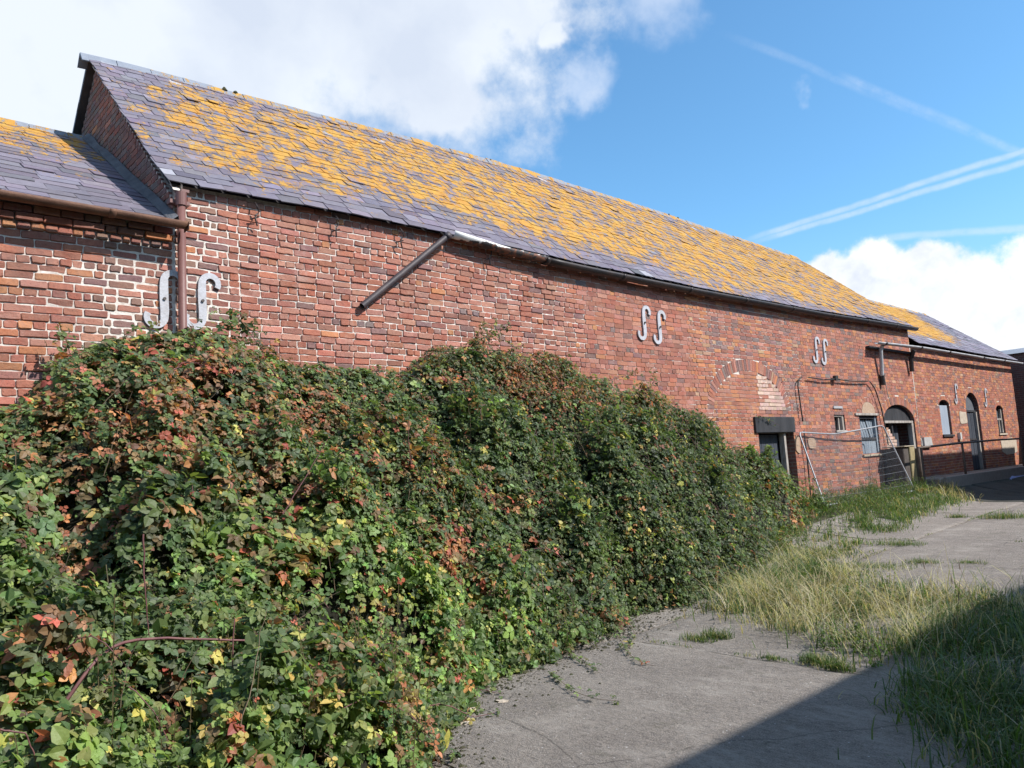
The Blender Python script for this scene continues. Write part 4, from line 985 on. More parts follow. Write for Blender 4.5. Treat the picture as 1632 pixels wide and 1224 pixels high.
#PLANTS
# ------------------------------------------------------------------ brambles
TAB_X = [-2, 0, 1.5, 2.2, 2.74, 3.25, 3.7, 4.5, 6, 6.5, 7.3, 8.4, 10.8, 12, 13, 14, 15]
TAB_Y = [3.0, 3.0, 3.1, 3.3, 3.75, 4.3, 4.68, 4.8, 5.2, 5.5, 5.25, 5.5, 6.15, 6.6, 6.8, 7.1, 7.3]
def bfront(X): return np.interp(X, TAB_X, TAB_Y)+.22*(fbm(X*2.2, 3.3+0*X, 1)-.5)
def bheight(X, Y):
    yf = bfront(X); s = np.clip((Y-yf)/(7.25-yf), 0, 1.2); p = np.interp(X, [0, 3, 6, 8], [1.2, 1.08, .82, .62])
    base = np.clip(s, 0, 1)**p; g0 = gz(X, Y); top = brx(X)+np.interp(X, [0, 5, 9, 12, 15], [.14, .17, .10, .03, 0])+.13*np.exp(-((X-6.4)/1.1)**2)
    amp = .36+.64*(1-S((s-.55)/.4)); edge = S(s/.12)
    lum = ((fbm(X*.85+1, Y*.85, 4)-.5)*1.3+(fbm(X*2.2, Y*2.2, 8)-.5)*1.15+(fbm(X*6, Y*6, 3, 2)-.5)*.48)*amp*edge
    return np.where(Y < yf-.05, g0-.1, g0+(np.maximum(top-g0, .0))*base+lum*np.clip((top-g0)/1.5, 0, 1)-.25*np.clip(s-1, 0, 1))
def leaf_variant(seed, near, five=False):
    r = np.random.default_rng(seed); Vs = []; Fs = []; n = 0
    for a, off, sc_ in [(0, .32, 1.0), (66, .04, .82), (-66, .04, .82)]+([(128, .02, .6), (-128, .02, .6)] if five else []):
        L = sc_*(1+r.normal(0, .08)); wd = L*(.40+r.normal(0, .03)); fold = .10+.10*r.random(); dr = .12+.25*r.random()
        if near: P = np.array([[0, 0], [0, .33], [0, .68], [0, 1.04], [.72, .2], [1.0, .46], [.62, .80], [-.72, .2], [-1.0, .46], [-.62, .80]])
        else: P = np.array([[0, 0], [0, 1.04], [.85, .28], [.80, .68], [-.85, .28], [-.80, .68]])
        x, y = P[:, 0]*wd, P[:, 1]*L; z = np.abs(P[:, 0])*wd*fold*1.6-dr*y*y/L+(r.normal(0, .02, len(P)) if near else 0)
        c, s = math.cos(rad(a+r.normal(0, 8))), math.sin(rad(a)); y = y+off
        Vs.append(np.stack([x*c+y*s, -x*s+y*c, z+(.05*r.normal())], 1))
        Fs.append((np.array([[0, 1, 7], [0, 4, 1]])+n, np.array([[1, 4, 5, 2], [2, 5, 6, 3], [1, 2, 8, 7], [2, 3, 9, 8]])+n) if near else (np.zeros((0, 3), int), np.array([[0, 2, 3, 1], [0, 1, 5, 4]])+n)); n += len(P)
    return np.concatenate(Vs), np.concatenate([f[0] for f in Fs]).astype(int), np.concatenate([f[1] for f in Fs])
NV = [leaf_variant(i, True, i % 3 == 0) for i in range(6)]; FV = [leaf_variant(20+i, False, i % 4 == 0) for i in range(6)]
GREENS = np.array([[.066, .120, .036], [.048, .090, .036], [.090, .155, .042], [.038, .068, .030], [.120, .180, .048], [.078, .110, .056]])
REDS = np.array([[.32, .115, .05], [.22, .085, .045], [.40, .17, .05], [.34, .07, .045], [.20, .11, .05], [.15, .08, .045], [.12, .085, .04], [.22, .12, .06]])
YELS = np.array([[.30, .30, .05], [.20, .27, .045], [.42, .32, .06]])
def on_bank(x, y):
    """point of the bank seen along a ray"""
    d = ray(x, y); k = np.linspace(2.0, 16, 1400); Q = d[None]*k[:, None]; h = bheight(Q[:, 0], Q[:, 1]); hit = np.nonzero(Q[:, 2] < h)[0]
    return Q[hit[0]] if len(hit) else Q[-1]
RUST = [(on_bank(a, b), r_, k_) for a, b, r_, k_ in ((290, 625, .55, .55), (250, 690, .5, .55), (440, 640, .55, .6), (510, 690, .5, .6), (420, 780, .35, .5), (90, 620, .4, .5), (150, 760, .35, .4), (150, 890, .25, .5), (60, 1000, .2, .35), (20, 1120, .2, .5), (250, 1130, .25, .45),
    (620, 715, .4, .55), (700, 745, .35, .45), (720, 850, .28, .8), (725, 910, .25, .8), (880, 610, .5, .6), (820, 600, .4, .55), (950, 640, .5, .45), (1040, 650, .4, .4), (650, 1130, .25, .8), (700, 1080, .25, .6), (540, 1050, .25, .4), (640, 1180, .2, .8), (980, 980, .2, .5), (470, 860, .3, .4), (1290, 800, .7, .6), (1270, 840, .5, .6))]
LIME = [(on_bank(a, b), r_) for a, b, r_ in ((560, 930, .7), (620, 1010, .6), (700, 960, .5), (780, 1000, .5), (520, 820, .4), (200, 1190, .5), (450, 1150, .5), (690, 540, .0001), (10, 900, .15), (600, 1150, .4), (380, 900, .35))]
def leaf_colours(P):
    n = len(P); x, y, z = P.T; c = GREENS[rng.integers(0, 6, n)].copy()
    cl = fbm(x*1.8+z, y*1.8, z*1.8+3, 2); cf = vn(x*5.5, y*5.5, z*5.5+7)
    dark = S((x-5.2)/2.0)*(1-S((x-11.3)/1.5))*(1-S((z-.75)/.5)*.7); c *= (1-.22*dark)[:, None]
    c = c*(.80+.45*vn(x*1.1, y*1.1, z*1.1+2))[:, None]
    lime = sum(np.exp(-(np.linalg.norm(P-q[0], axis=1)/q[1])**2) for q in LIME); lime = np.clip(lime, 0, 1)[:, None]
    c = c*(1+lime*np.array([.35, .40, .0]))
    pr = .035+.30*S((cl-.52)/.10)*S((cf-.45)/.2)*(1-.8*dark)
    for q, r_, k_ in RUST: pr = pr+k_*.72*np.exp(-(np.linalg.norm(P-q, axis=1)/r_)**2)*(.25+.75*S((cf-.30)/.25))
    pr = pr+.09*S((z-.55)/.6)
    red = rng.random(n) < pr; c[red] = REDS[rng.integers(0, 8, red.sum())]
    semi = (rng.random(n) < pr*.6) & ~red; c[semi] = c[semi]*.5+REDS[rng.integers(0, 8, semi.sum())]*.4
    yl = rng.random(n) < .018+.16*S((vn(x*3.1, y*3.1, z*3.1+20)-.74)/.08)+.05*lime[:, 0]; c[yl] = YELS[rng.integers(0, 3, yl.sum())]
    lum = c.mean(1, keepdims=True); c = c*.78+lum*.22
    return np.clip(1.38*c*np.array([1.10, 1.03, .88])*np.exp(rng.normal(0, .26, (n, 1)))*np.exp(rng.normal(0, .06, (n, 3))), .008, .7)
def frames(N, head):
    N = N/np.linalg.norm(N, axis=1)[:, None]; a = np.cross(N, head); a /= np.linalg.norm(a, axis=1)[:, None]+1e-9; b = np.cross(N, a)
    return np.stack([a, b, N], 2)      # columns
LP, LN, LS, LD, LT = [], [], [], [], []   # position, normal, size, depth under surface, bush override
def surf_leaves(n, x0, x1, sz, ypad=.0):
    X = rng.uniform(x0, x1, n*4); Y = rng.uniform(2.7, 7.92, n*4); yf = bfront(X); k = Y > yf; X, Y = X[k], Y[k]
    e = .04; h = bheight(X, Y); hx = (bheight(X+e, Y)-h)/e; hy = (bheight(X, Y+e)-h)/e; hx, hy = np.clip(hx, -4, 4), np.clip(hy, -4, 4)
    a = np.sqrt(1+hx**2+hy**2); hole = .28+.72*S((fbm(X*2.6, Y*2.6, h*2.6, 2)-.36)/.16); k = rng.random(len(X)) < np.minimum(a/3.2, 1)*hole; X, Y, h, hx, hy = X[k], Y[k], h[k], hx[k], hy[k]
    if len(X) > n: X, Y, h, hx, hy = X[:n], Y[:n], h[:n], hx[:n], hy[:n]
    m = len(X); N = np.stack([-hx, -hy, np.ones(m)], 1); N /= np.linalg.norm(N, axis=1)[:, None]
    d = rng.exponential(.085, m)-.035; P = np.stack([X, Y, h], 1)-N*d[:, None]
    P[:, 2] = np.maximum(P[:, 2], gz(P[:, 0], P[:, 1])+.02); P[:, 1] = np.minimum(P[:, 1], 7.93)
    Nn = N*.8+np.array([.2, -.6, .65])+rng.normal(0, .42, (m, 3)); s = sz*np.exp(np.clip(rng.normal(0, .26, m), -.6, .42)); s[rng.random(m) < .30] *= .5; s = np.minimum(s, sz*1.25)*(.62+.75*vn(X*1.7+5, Y*1.7, h*1.7))
    LP.append(P); LN.append(Nn); LS.append(s); LD.append(d)
surf_leaves(21000, .2, 3.0, .052); surf_leaves(2500, -1.5, .2, .06); surf_leaves(25000, 3.0, 5.6, .042); surf_leaves(22500, 5.6, 8.6, .035); surf_leaves(21000, 8.6, 14.9, .036)
def foot(n, x0, x1, sz, up=.45, back=.25):
    X = rng.uniform(x0, x1, n); yf = bfront(X); q = rng.random(n)**1.3; Y = yf+back*q+rng.normal(0, .05, n); g0 = gz(X, Y)
    Z = g0+.02+q*rng.uniform(.5, 1, n)*np.maximum(bheight(X, yf+back+.12)-g0, .15); LP.append(np.stack([X, Y, Z], 1)); LN.append(np.array([.1, -.8, .5])+rng.normal(0, .45, (n, 3))); LS.append(sz*np.exp(rng.normal(0, .3, n))); LD.append(np.full(n, .0))
foot(2600, 2.4, 5.4, .036); foot(5000, 5.4, 8.6, .032, back=.3); foot(6500, 8.6, 14.6, .034, back=.4)
def under(n, x0, x1, sz):
    X = rng.uniform(x0, x1, n); Y = bfront(X)+rng.random(n)*(7.9-bfront(X)); e = .05; h = bheight(X, Y); hx = np.clip((bheight(X+e, Y)-h)/e, -4, 4); hy = np.clip((bheight(X, Y+e)-h)/e, -4, 4); N = np.stack([-hx, -hy, np.ones(n)], 1); N /= np.linalg.norm(N, axis=1)[:, None]
    d = rng.uniform(.08, .36, n); P = np.stack([X, Y, h], 1)-N*d[:, None]; P[:, 2] = np.maximum(P[:, 2], gz(P[:, 0], P[:, 1])+.02); LP.append(P); LN.append(N+rng.normal(0, .5, (n, 3))); LS.append(sz*np.exp(rng.normal(0, .2, n))); LD.append(d)
under(9000, .2, 3.2, .055); under(10000, 3.2, 7, .055); under(8000, 7, 14.5, .05)
# canes that arch out of the mass, with leaves along them
canes = []
def cane(P0, d, L, droop, r=.006, leaves=True, sz=.045, step=.05, bush=None):
    n = max(6, int(L/.07)); t = np.linspace(0, 1, n)[:, None]; d = np.array(d, float); d /= np.linalg.norm(d)
    P = np.array(P0)+d*L*t+np.array([0, 0, -1])*droop*L*t*t+np.cumsum(rng.normal(0, .008, (n, 3)), 0)
    P[:, 1] = np.minimum(P[:, 1], 7.9); P[:, 2] = np.maximum(P[:, 2], gz(P[:, 0], P[:, 1])+.02)
    canes.append((P, r))
    if leaves:
        m = int(L/step); q = np.linspace(.12, 1, m); Q = np.stack([np.interp(q, t[:, 0], P[:, i]) for i in range(3)], 1)
        Q += rng.normal(0, sz*.6, Q.shape); N = rng.normal(0, .45, (m, 3))+np.array([.1, -.45, .7]); LP.append(Q); LN.append(N); LS.append(sz*(1.1-.5*q)*np.exp(rng.normal(0, .2, m))); LD.append(np.full(m, -.05))
for i in range(230):
    X = rng.uniform(.4, 13.5); Y = rng.uniform(bfront(np.array([X]))[0]+.1, 7.4); z = float(bheight(np.array([X]), np.array([Y]))[0])-.05
    big = 1-min(X/16, .6); cane((X, Y, z), (rng.normal(0, .7), -.6+rng.normal(0, .4), .75+.3*rng.random()), rng.uniform(.35, 1.0)*big, rng.uniform(.5, 1.1), .0035+.002*rng.random(), sz=.052*big, step=.045)
for i in range(85):     # shoots breaking the skyline
    X = rng.uniform(1.6, 12.5); Y = rng.uniform(6.7, 7.5); z = float(bheight(np.array([X]), np.array([Y]))[0])-.05
    cane((X, Y, z), (rng.normal(0, .6), rng.normal(0, .3), .9), rng.uniform(.2, .55), rng.uniform(.4, 1.0), .003, sz=.034, step=.03)
for i in range(170):     # bare dry stems
    X = rng.uniform(.5, 10); Y = rng.uniform(bfront(np.array([X]))[0]+.1, 7.0); z = float(bheight(np.array([X]), np.array([Y]))[0])-.1
    cane((X, Y, z), (rng.normal(0, .5), -.3+rng.normal(0, .3), 1.2), rng.uniform(.25, .7), rng.uniform(0, .6), .0026, leaves=False)
def px_cane(pts, Y, r, **k):
    P = interp_line([onY(x, y, Y if np.isscalar(Y) else Y[i]) for i, (x, y) in enumerate(pts)], 18); P += np.cumsum(rng.normal(0, .002, P.shape), 0); canes.append((P, r)); return P
px_cane([(95, 1130), (125, 1085), (165, 1035), (205, 1018), (260, 1015), (330, 1018), (400, 1020), (460, 1052)], [3.9, 3.9, 3.95, 4.05, 4.1, 4.1, 4.1, 4.15], .0095)
px_cane([(229, 850), (234, 930), (238, 985), (242, 1014)], 4.15, .005); px_cane([(375, 985), (372, 1060), (384, 1120), (380, 1160)], 4.0, .004); px_cane([(510, 1045), (560, 1055), (600, 1085), (640, 1120)], 4.3, .006)
px_cane([(1, 1163), (40, 1166), (52, 1190), (68, 1224)], 3.55, .004); px_cane([(450, 820), (480, 770), (520, 700)], 5.2, .005); px_cane([(950, 850), (965, 900), (960, 945)], 5.6, .005); px_cane([(655, 740), (650, 700), (652, 660)], 5.7, .004)
px_cane([(930, 650), (945, 620), (985, 600), (1040, 610), (1075, 640)], 7.2, .004)
def sprig(pts, Y, sz, n, r=.005, side=.05):
    P = px_cane(pts, Y, r); q = rng.random(n)**.8; t = np.linspace(0, 1, len(P)); Q = np.stack([np.interp(q, t, P[:, i]) for i in range(3)], 1)+rng.normal(0, side, (n, 3))*np.array([1, .4, .8])
    Q[:, 1] = np.minimum(Q[:, 1], 7.93); LP.append(Q); LN.append(rng.normal(0, .45, (n, 3))+np.array([.1, -.6, .6])); LS.append(sz*np.exp(rng.normal(0, .3, n))); LD.append(np.full(n, -.05))
sprig([(125, 600), (112, 560), (104, 528)], 7.75, .036, 60, side=.055); sprig([(95, 600), (84, 575), (75, 585)], 7.7, .034, 18)
sprig([(762, 585), (768, 545), (790, 528), (806, 516)], 7.45, .032, 95, side=.06); sprig([(762, 600), (755, 560), (765, 530), (772, 516)], 7.4, .03, 60, side=.05)
sprig([(420, 560), (395, 525), (370, 512), (345, 515)], 7.5, .036, 110, side=.08); sprig([(575, 600), (600, 590), (620, 583)], 7.5, .03, 30, side=.05)
sprig([(1035, 625), (1045, 600), (1040, 592)], 7.4, .03, 30, side=.05); sprig([(955, 610), (1000, 598), (1015, 592)], 7.4, .03, 40, side=.06)
sprig([(1125, 672), (1150, 660), (1185, 657), (1215, 662), (1243, 678)], 7.9, .024, 42, .004, .03); sprig([(1150, 700), (1135, 680), (1110, 662)], 7.7, .03, 50, .004, .06)
sprig([(1275, 785), (1290, 770), (1305, 790), (1320, 815)], 7.2, .032, 160, .004, .12); sprig([(1255, 760), (1270, 775), (1280, 800)], 7.2, .032, 90, .004, .08)
# creeping shoots on the concrete
for pts in ([(878, 1075), (915, 1105), (950, 1117), (985, 1120)], [(985, 1015), (1003, 1045), (1025, 1060), (1045, 1064)], [(900, 1040), (935, 1060), (955, 1075)], [(1000, 990), (1015, 1015), (1000, 1035)]):
    P = []
    for x, y in pts:
        d_ = ray(x, y); P.append(d_*(-1.585/d_[2]))
    P = interp_line(P, 12); canes.append((P+[0, 0, .012], .003)); n = 26; q = rng.random(n); t = np.linspace(0, 1, 12)
    Q = np.stack([np.interp(q, t, P[:, i]) for i in range(3)], 1)+np.abs(rng.normal(0, .025, (n, 3)))*[1, 1, 1]; LP.append(Q); LN.append(rng.normal(0, .3, (n, 3))+[0, -.3, 1]); LS.append(np.full(n, .026)); LD.append(np.full(n, -.05))
LP, LN, LS, LD = np.concatenate(LP), np.concatenate(LN), np.concatenate(LS), np.concatenate(LD)
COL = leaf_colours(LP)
head = rng.normal(0, 1, LP.shape); RT = frames(LN, head)
BUSH = [((1.2, 6.4), 'bramble_bush', 'large bramble bank heaped under the two iron S plates, leaves turning russet'),
        ((1.6, 3.9), 'bramble_bush', 'low foreground brambles with big fresh green leaves and arching purple cane'),
        ((5.4, 6.2), 'bramble_bush', 'middle bramble mound rising to a tall sprig below the broken slanting downpipe'),
        ((3.9, 4.9), 'bramble_bush', 'bramble skirt spilling red and orange leaves towards the edge of the concrete'),
        ((8.9, 6.6), 'bramble_bush', 'dark green small leaved bramble mound left of the black lintel door'),
        ((12.9, 7.1), 'bramble_bush', 'reddening bramble tangle at the right end, by the foot of the mesh fence panel')]
BC = np.array([b[0] for b in BUSH])
wx = LP[:, :2]+.9*np.stack([fbm(LP[:, 0], LP[:, 1], 1)-.5, fbm(LP[:, 0], LP[:, 1], 9)-.5], 1)
own = np.argmin(np.linalg.norm(wx[:, None]-BC[None], axis=2), 1)
px_, py_, dep = proj(LP); inv = (px_ > 4) & (px_ < 1628) & (py_ > 4) & (py_ < 1220) & (dep > .5)
surf = np.where(inv & (LD < .02), LS/np.maximum(dep, .5)*(.5+np.clip(-(LN@fwd)/np.linalg.norm(LN, axis=1), 0, 1)), 0)
near = (LP[:, 0] < 3.4) & (LS > .042) & (LD < .08); vi = rng.integers(0, 6, len(LP))
var_me = {}
for nr_, VV in ((True, NV), (False, FV)):
    for i, (V, F3, F4) in enumerate(VV): var_me[(nr_, i)] = mesh('leaf', V, [F3, F4], m_leafo)
# inner sheet of the thicket, its deep shade put into the near-black colour
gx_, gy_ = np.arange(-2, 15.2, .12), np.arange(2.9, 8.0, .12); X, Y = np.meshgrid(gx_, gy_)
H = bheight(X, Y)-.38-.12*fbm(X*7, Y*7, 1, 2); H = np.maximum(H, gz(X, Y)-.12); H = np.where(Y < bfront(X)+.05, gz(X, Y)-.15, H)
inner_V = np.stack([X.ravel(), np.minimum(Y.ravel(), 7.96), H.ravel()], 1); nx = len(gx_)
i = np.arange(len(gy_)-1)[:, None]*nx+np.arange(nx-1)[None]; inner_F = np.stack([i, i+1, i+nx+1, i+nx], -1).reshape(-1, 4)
fown = np.argmin(np.linalg.norm(inner_V[inner_F].mean(1)[:, None, :2]-BC[None], axis=2), 1)
cown = [int(np.argmin(np.linalg.norm(P.mean(0)[:2]-BC, axis=1))) for P, r in canes]
for b, (c, nm, lab) in enumerate(BUSH):
    t_ = thing(nm, (c[0], c[1], float(gz(np.array(c[0]), np.array(c[1])))), lab, 'bramble', 'brambles along the foot of the barn')
    ids = np.nonzero(own == b)[0]; o_ = ids[np.argsort(-surf[ids])]; single = o_[:298]; single = single[surf[single] > 0]; rest = np.setdiff1d(ids, single)
    for i in single:
        o = bpy.data.objects.new('leaf', var_me[(True, int(vi[i]))]); sc.collection.objects.link(o); o.parent = t_
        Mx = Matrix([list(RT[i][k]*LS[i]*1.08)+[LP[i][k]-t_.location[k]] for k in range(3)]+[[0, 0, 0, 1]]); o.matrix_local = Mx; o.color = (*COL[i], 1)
    Vs, F3s, F4s, Cs, n = [], [], [], [], 0
    for nr_, VV in ((True, NV), (False, FV)):
        for v in range(6):
            k = rest[(near[rest] == nr_) & (vi[rest] == v)]
            if not len(k): continue
            V, F3, F4 = VV[v]; W_ = np.einsum('nij,mj->nmi', RT[k], V)*LS[k][:, None, None]+LP[k][:, None]; m = len(V); off = n+np.arange(len(k))[:, None, None]*m
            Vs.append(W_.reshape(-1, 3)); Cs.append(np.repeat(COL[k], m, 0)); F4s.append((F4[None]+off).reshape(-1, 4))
            if len(F3): F3s.append((F3[None]+off).reshape(-1, 3))
            n += m*len(k)
    Fl = [np.concatenate(F4s)]+([np.concatenate(F3s)] if F3s else [])
    obj('foliage', mesh('foliage', np.concatenate(Vs), Fl, m_leaf, np.concatenate(Cs)), t_, kind='stuff')
    ff = inner_F[fown == b]; used, inv_ = np.unique(ff, return_inverse=True); obj('shade_core', mesh('shade_core', inner_V[used], [inv_.reshape(ff.shape)], m_shade_core, smooth=True), t_, kind='stuff')
    for (P, r), cw in zip(canes, cown):
        if cw == b: V, F = tube(P, np.linspace(r, r*.45, len(P)), 5, cap=False); obj('cane', mesh('cane', V, F, m_cane if r > .003 else m_twig, smooth=True), t_)

# ------------------------------------------------------------------ grass and weeds
def in_poly(X, Y, P):
    s = np.zeros(X.shape, bool); n = len(P)
    for i in range(n):
        xa, ya = P[i]; xb, yb = P[i-1]
        if ya == yb: continue
        c = ((ya > Y) != (yb > Y)) & (X < (xb-xa)*(Y-ya)/(yb-ya)+xa); s ^= c
    return s
def blades(P, L, wd, col, lean=.5, hd=None):
    n = len(P); th = rng.uniform(0, 2*np.pi, n) if hd is None else hd; d = np.stack([np.cos(th), np.sin(th), 0*th], 1)*lean*rng.uniform(.2, 1.3, (n, 1)); side = np.stack([-np.sin(th), np.cos(th), 0*th], 1)
    lv = []
    for q, wq in ((0, 1), (.4, .9), (.75, .6)):
        c = P+d*(L*q*q)[:, None]+np.array([0, 0, 1])*(L*q*(1-.28*q*np.minimum(np.linalg.norm(d, axis=1), 1)))[:, None]
        lv += [c-side*(wd*wq/2)[:, None], c+side*(wd*wq/2)[:, None]]
    tip = P+d*L[:, None]+np.array([0, 0, 1])*(L*(1-.28*np.minimum(np.linalg.norm(d, axis=1), 1)-.1))[:, None]; lv.append(tip)
    V = np.stack(lv, 1).reshape(-1, 3); i = np.arange(n)[:, None]*7
    return V, [np.concatenate([i+[0, 1, 3, 2], i+[2, 3, 5, 4]]), i+[4, 5, 6]], np.repeat(col, 7, 0)
def sample(poly, n, soft=.15):
    P = np.array(poly); X = rng.uniform(P[:, 0].min()-.3, P[:, 0].max()+.3, n*4); Y = rng.uniform(P[:, 1].min()-.3, P[:, 1].max()+.3, n*4)
    k = in_poly(X+rng.normal(0, soft, X.shape)+.5*(fbm(X*2, Y*2, 5)-.5), Y+rng.normal(0, soft, X.shape), P); return X[k][:n], Y[k][:n]
def gcol(n, straw):
    g = np.array([[.07, .13, .03], [.10, .17, .035], [.05, .10, .025], [.14, .20, .05]])[rng.integers(0, 4, n)]; s = np.array([[.46, .37, .20], [.36, .28, .15], [.55, .47, .30]])[rng.integers(0, 3, n)]
    k = rng.random(n) < straw; g[k] = s[k]; return g*np.exp(rng.normal(0, .18, (n, 1)))
def grass(name, poly, n, L0, label, strawf, lean=.5, wd=.006, hd=None, clump=2.5, Lf=None):
    X, Y = sample(poly, n); k = rng.random(len(X)) < .08+.92*S((fbm(X*clump, Y*clump, 2)-.40)/.16); X, Y = X[k], Y[k]; m = len(X)
    P = np.stack([X, Y, gz(X, Y)-.02], 1); st = strawf(X, Y); L = L0*np.exp(rng.normal(0, .35, m))*(.6+.8*vn(X*2.2, Y*2.2, 4))*(1+.35*(st > .5))
    if Lf is not None: L = L*Lf(X, Y)
    c = gcol(m, st); V, F, C = blades(P, L, wd*np.exp(rng.normal(0, .3, m)), c, lean, hd(X, Y) if hd else None)
    return props(obj(name, mesh(name, V, F, m_grass, C)), label, 'grass', kind='stuff')
GP = [(12.6, 6.5), (13.2, 6.0), (13.9, 5.55), (14.9, 5.8), (16.5, 6.0), (18.6, 6.02), (19.6, 6.2), (20.8, 6.9), (20.5, 7.4), (18.5, 7.9), (11, 7.95), (10.6, 6.2), (10.4, 5.2), (11.6, 5.25), (12.6, 5.6)]
grass('grass', GP, 30000, .135, 'green grass and weeds along the wall foot by the mesh panel', lambda X, Y: .12+.55*((X > 19)*(Y < 7))+.25*(X < 12.5), .9, .010)
GP2 = [(6.75, 4.75), (8.4, 5.45), (11.27, 6.2), (10.4, 5.0), (9.9, 4.5), (9.3, 3.9), (8.74, 3.5), (8.6, 2.4), (8.7, .6), (3.5, .0), (3.6, .8), (4.45, 1.62), (5.2, 2.05), (5.75, 2.55), (5.95, 3.15), (6.9, 4.1)]
def strawf(X, Y): return np.clip(.12+.42*np.exp(-(((X-7.9)/1.6)**2+((Y-3.9)/1.2)**2))+.25*np.exp(-((X-8.5)/.5)**2), 0, .85)
def lenf(X, Y): return (.75+.25*S((X-4.2)/2.0))*(1-.5*S((X-9.5)/1.5)*S((5.3-Y)/1))
grass('grass', GP2, 34000, .14, 'long straw and green grass spreading over the slabs at lower right', strawf, 1.15, .0085, None, 1.6, lenf)
grass('grass', [(8.9, .2), (3.3, -.3), (3.5, .75), (4.5, 1.62), (5.4, 2.1), (6.2, 2.7), (8.9, 2.9)], 17000, .20, 'rank dark green grass in the shade at the bottom right', lambda X, Y: .12+0*X, .9, .008, None, 1.2)
X, Y = sample([(6.9, 4.6), (8.4, 5.3), (10.6, 5.6), (9.9, 4.4), (8.9, 3.3), (8.2, 2.0), (6.5, 2.2), (6.1, 3.0), (6.9, 4.1)], 3800, .2); k = rng.random(len(X)) < S((fbm(X*1.9, Y*1.9, 3)-.40)/.15); X, Y = X[k], Y[k]; m = len(X)
cs_ = np.array([[.60, .51, .34], [.70, .62, .46], [.46, .37, .21]])[rng.integers(0, 3, m)]*np.exp(rng.normal(0, .15, (m, 1)))
V, F, C = blades(np.stack([X, Y, gz(X, Y)+rng.uniform(0, .12, m)], 1), .31*np.exp(rng.normal(0, .4, m)), np.full(m, .0045), cs_, 1.7)
props(obj('dry_straw', mesh('dry_straw', V, F, m_grass, C)), 'bleached dry straw flopping over the grass in the middle of the patch', 'straw', kind='stuff')
# leafy weeds among the wall grass: upright stems with small leaves
def weeds(name, poly, n, h0, label, col, sz=.02, clump=1.6):
    X, Y = sample(poly, n, .05); k = rng.random(len(X)) < S((fbm(X*clump, Y*clump, 7)-.38)/.15); X, Y = X[k], Y[k]; LPw, LNw, LSw = [], [], []; cs = []
    for x, y in zip(X, Y):
        h = h0*np.exp(rng.normal(0, .3)); m = int(8+h*45); q = rng.random(m); ln = rng.normal(0, .15, 2); z0_ = float(gz(np.array(x), np.array(y)))
        LPw.append(np.stack([x+ln[0]*q*h+rng.normal(0, .025, m), y+ln[1]*q*h+rng.normal(0, .025, m), z0_+q*h], 1)); LNw.append(rng.normal(0, .5, (m, 3))+[.1, -.4, .8]); LSw.append(sz*(1.2-.5*q)*np.exp(rng.normal(0, .2, m)))
        cs.append(tube(np.array([[x, y, z0_], [x+ln[0]*h*.5, y+ln[1]*h*.5, z0_+h*.5], [x+ln[0]*h, y+ln[1]*h, z0_+h]]), .0025, 3, cap=False))
    P, N, s_ = np.concatenate(LPw), np.concatenate(LNw), np.concatenate(LSw); R_ = frames(N, rng.normal(0, 1, N.shape)); c = np.array(col)[rng.integers(0, len(col), len(P))]*np.exp(rng.normal(0, .25, (len(P), 1)))
    V, F3, F4 = FV[1]; W_ = np.einsum('nij,mj->nmi', R_, V)*s_[:, None, None]+P[:, None]; m = len(V); off = np.arange(len(P))[:, None, None]*m
    Vc, Fc = join(cs); nv = len(P)*m; V2 = np.concatenate([W_.reshape(-1, 3), Vc]); C2 = np.concatenate([np.repeat(c, m, 0), np.tile([.14, .12, .06], (len(Vc), 1))])
    return props(obj(name, mesh(name, V2, [(F4[None]+off).reshape(-1, 4)]+[f+nv for f in Fc], m_leaf, C2)), label, 'weeds', kind='stuff')
WG = [[.08, .15, .03], [.06, .11, .03], [.13, .19, .04]]
weeds('weeds', [(10.6, 6.0), (12.2, 5.9), (14, 6.0), (17, 6.4), (20.2, 6.6), (20.4, 7.3), (18, 7.9), (12, 7.9)], 480, .26, 'leafy green weeds against the wall below the doors', WG)
weeds('weeds', [(6.2, 3.2), (8.6, 4.9), (10.5, 5.6), (9.2, 3.6), (8.2, 1.2), (4.6, .9), (5.3, 2.0)], 420, .16, 'low broad leaved weeds mixed into the long grass at lower right', WG, .02, 2.0)
weeds('weeds', [(.5, 3.4), (2.6, 3.6), (3.6, 4.6), (2.5, 5.2), (.6, 4.6)], 150, .62, 'wispy seeding weeds growing up through the foreground brambles', [[.08, .13, .03], [.16, .10, .05], [.14, .18, .04], [.12, .075, .045]], .016)
weeds('weeds', [(2.9, 4.4), (5.2, 4.75), (5.4, 5.3), (3.4, 5.4)], 130, .40, 'bright green weeds where the brambles meet the concrete', WG, .022)
# straw seed stalks
def stalk(px, py, h, lean, parent=None):
    d_ = ray(px, py); P0 = d_*(-1.56/d_[2]); q = np.linspace(0, 1, 8)[:, None]; P = P0+np.array([0, 0, h])*q+np.array([lean[0], lean[1], 0])*q*q
    hd_ = tube(np.array([P[-1]-[0, 0, .03], P[-1], P[-1]+[0, 0, .05]]), np.array([.002, .004, .001]), 5); return [tube(P, .0016, 4, cap=False), hd_]
st = []
for px, py in ((1562, 1020), (1575, 1025), (1500, 1000), (1530, 1080)): st += stalk(px, py, .42+.15*rng.random(), rng.normal(0, .12, 2))
V, F = join(st); props(obj('seed_stalks', mesh('seed_stalks', V, F, m_twig)), 'thin brown seed stalks standing over the shaded grass', 'grass', kind='stuff')
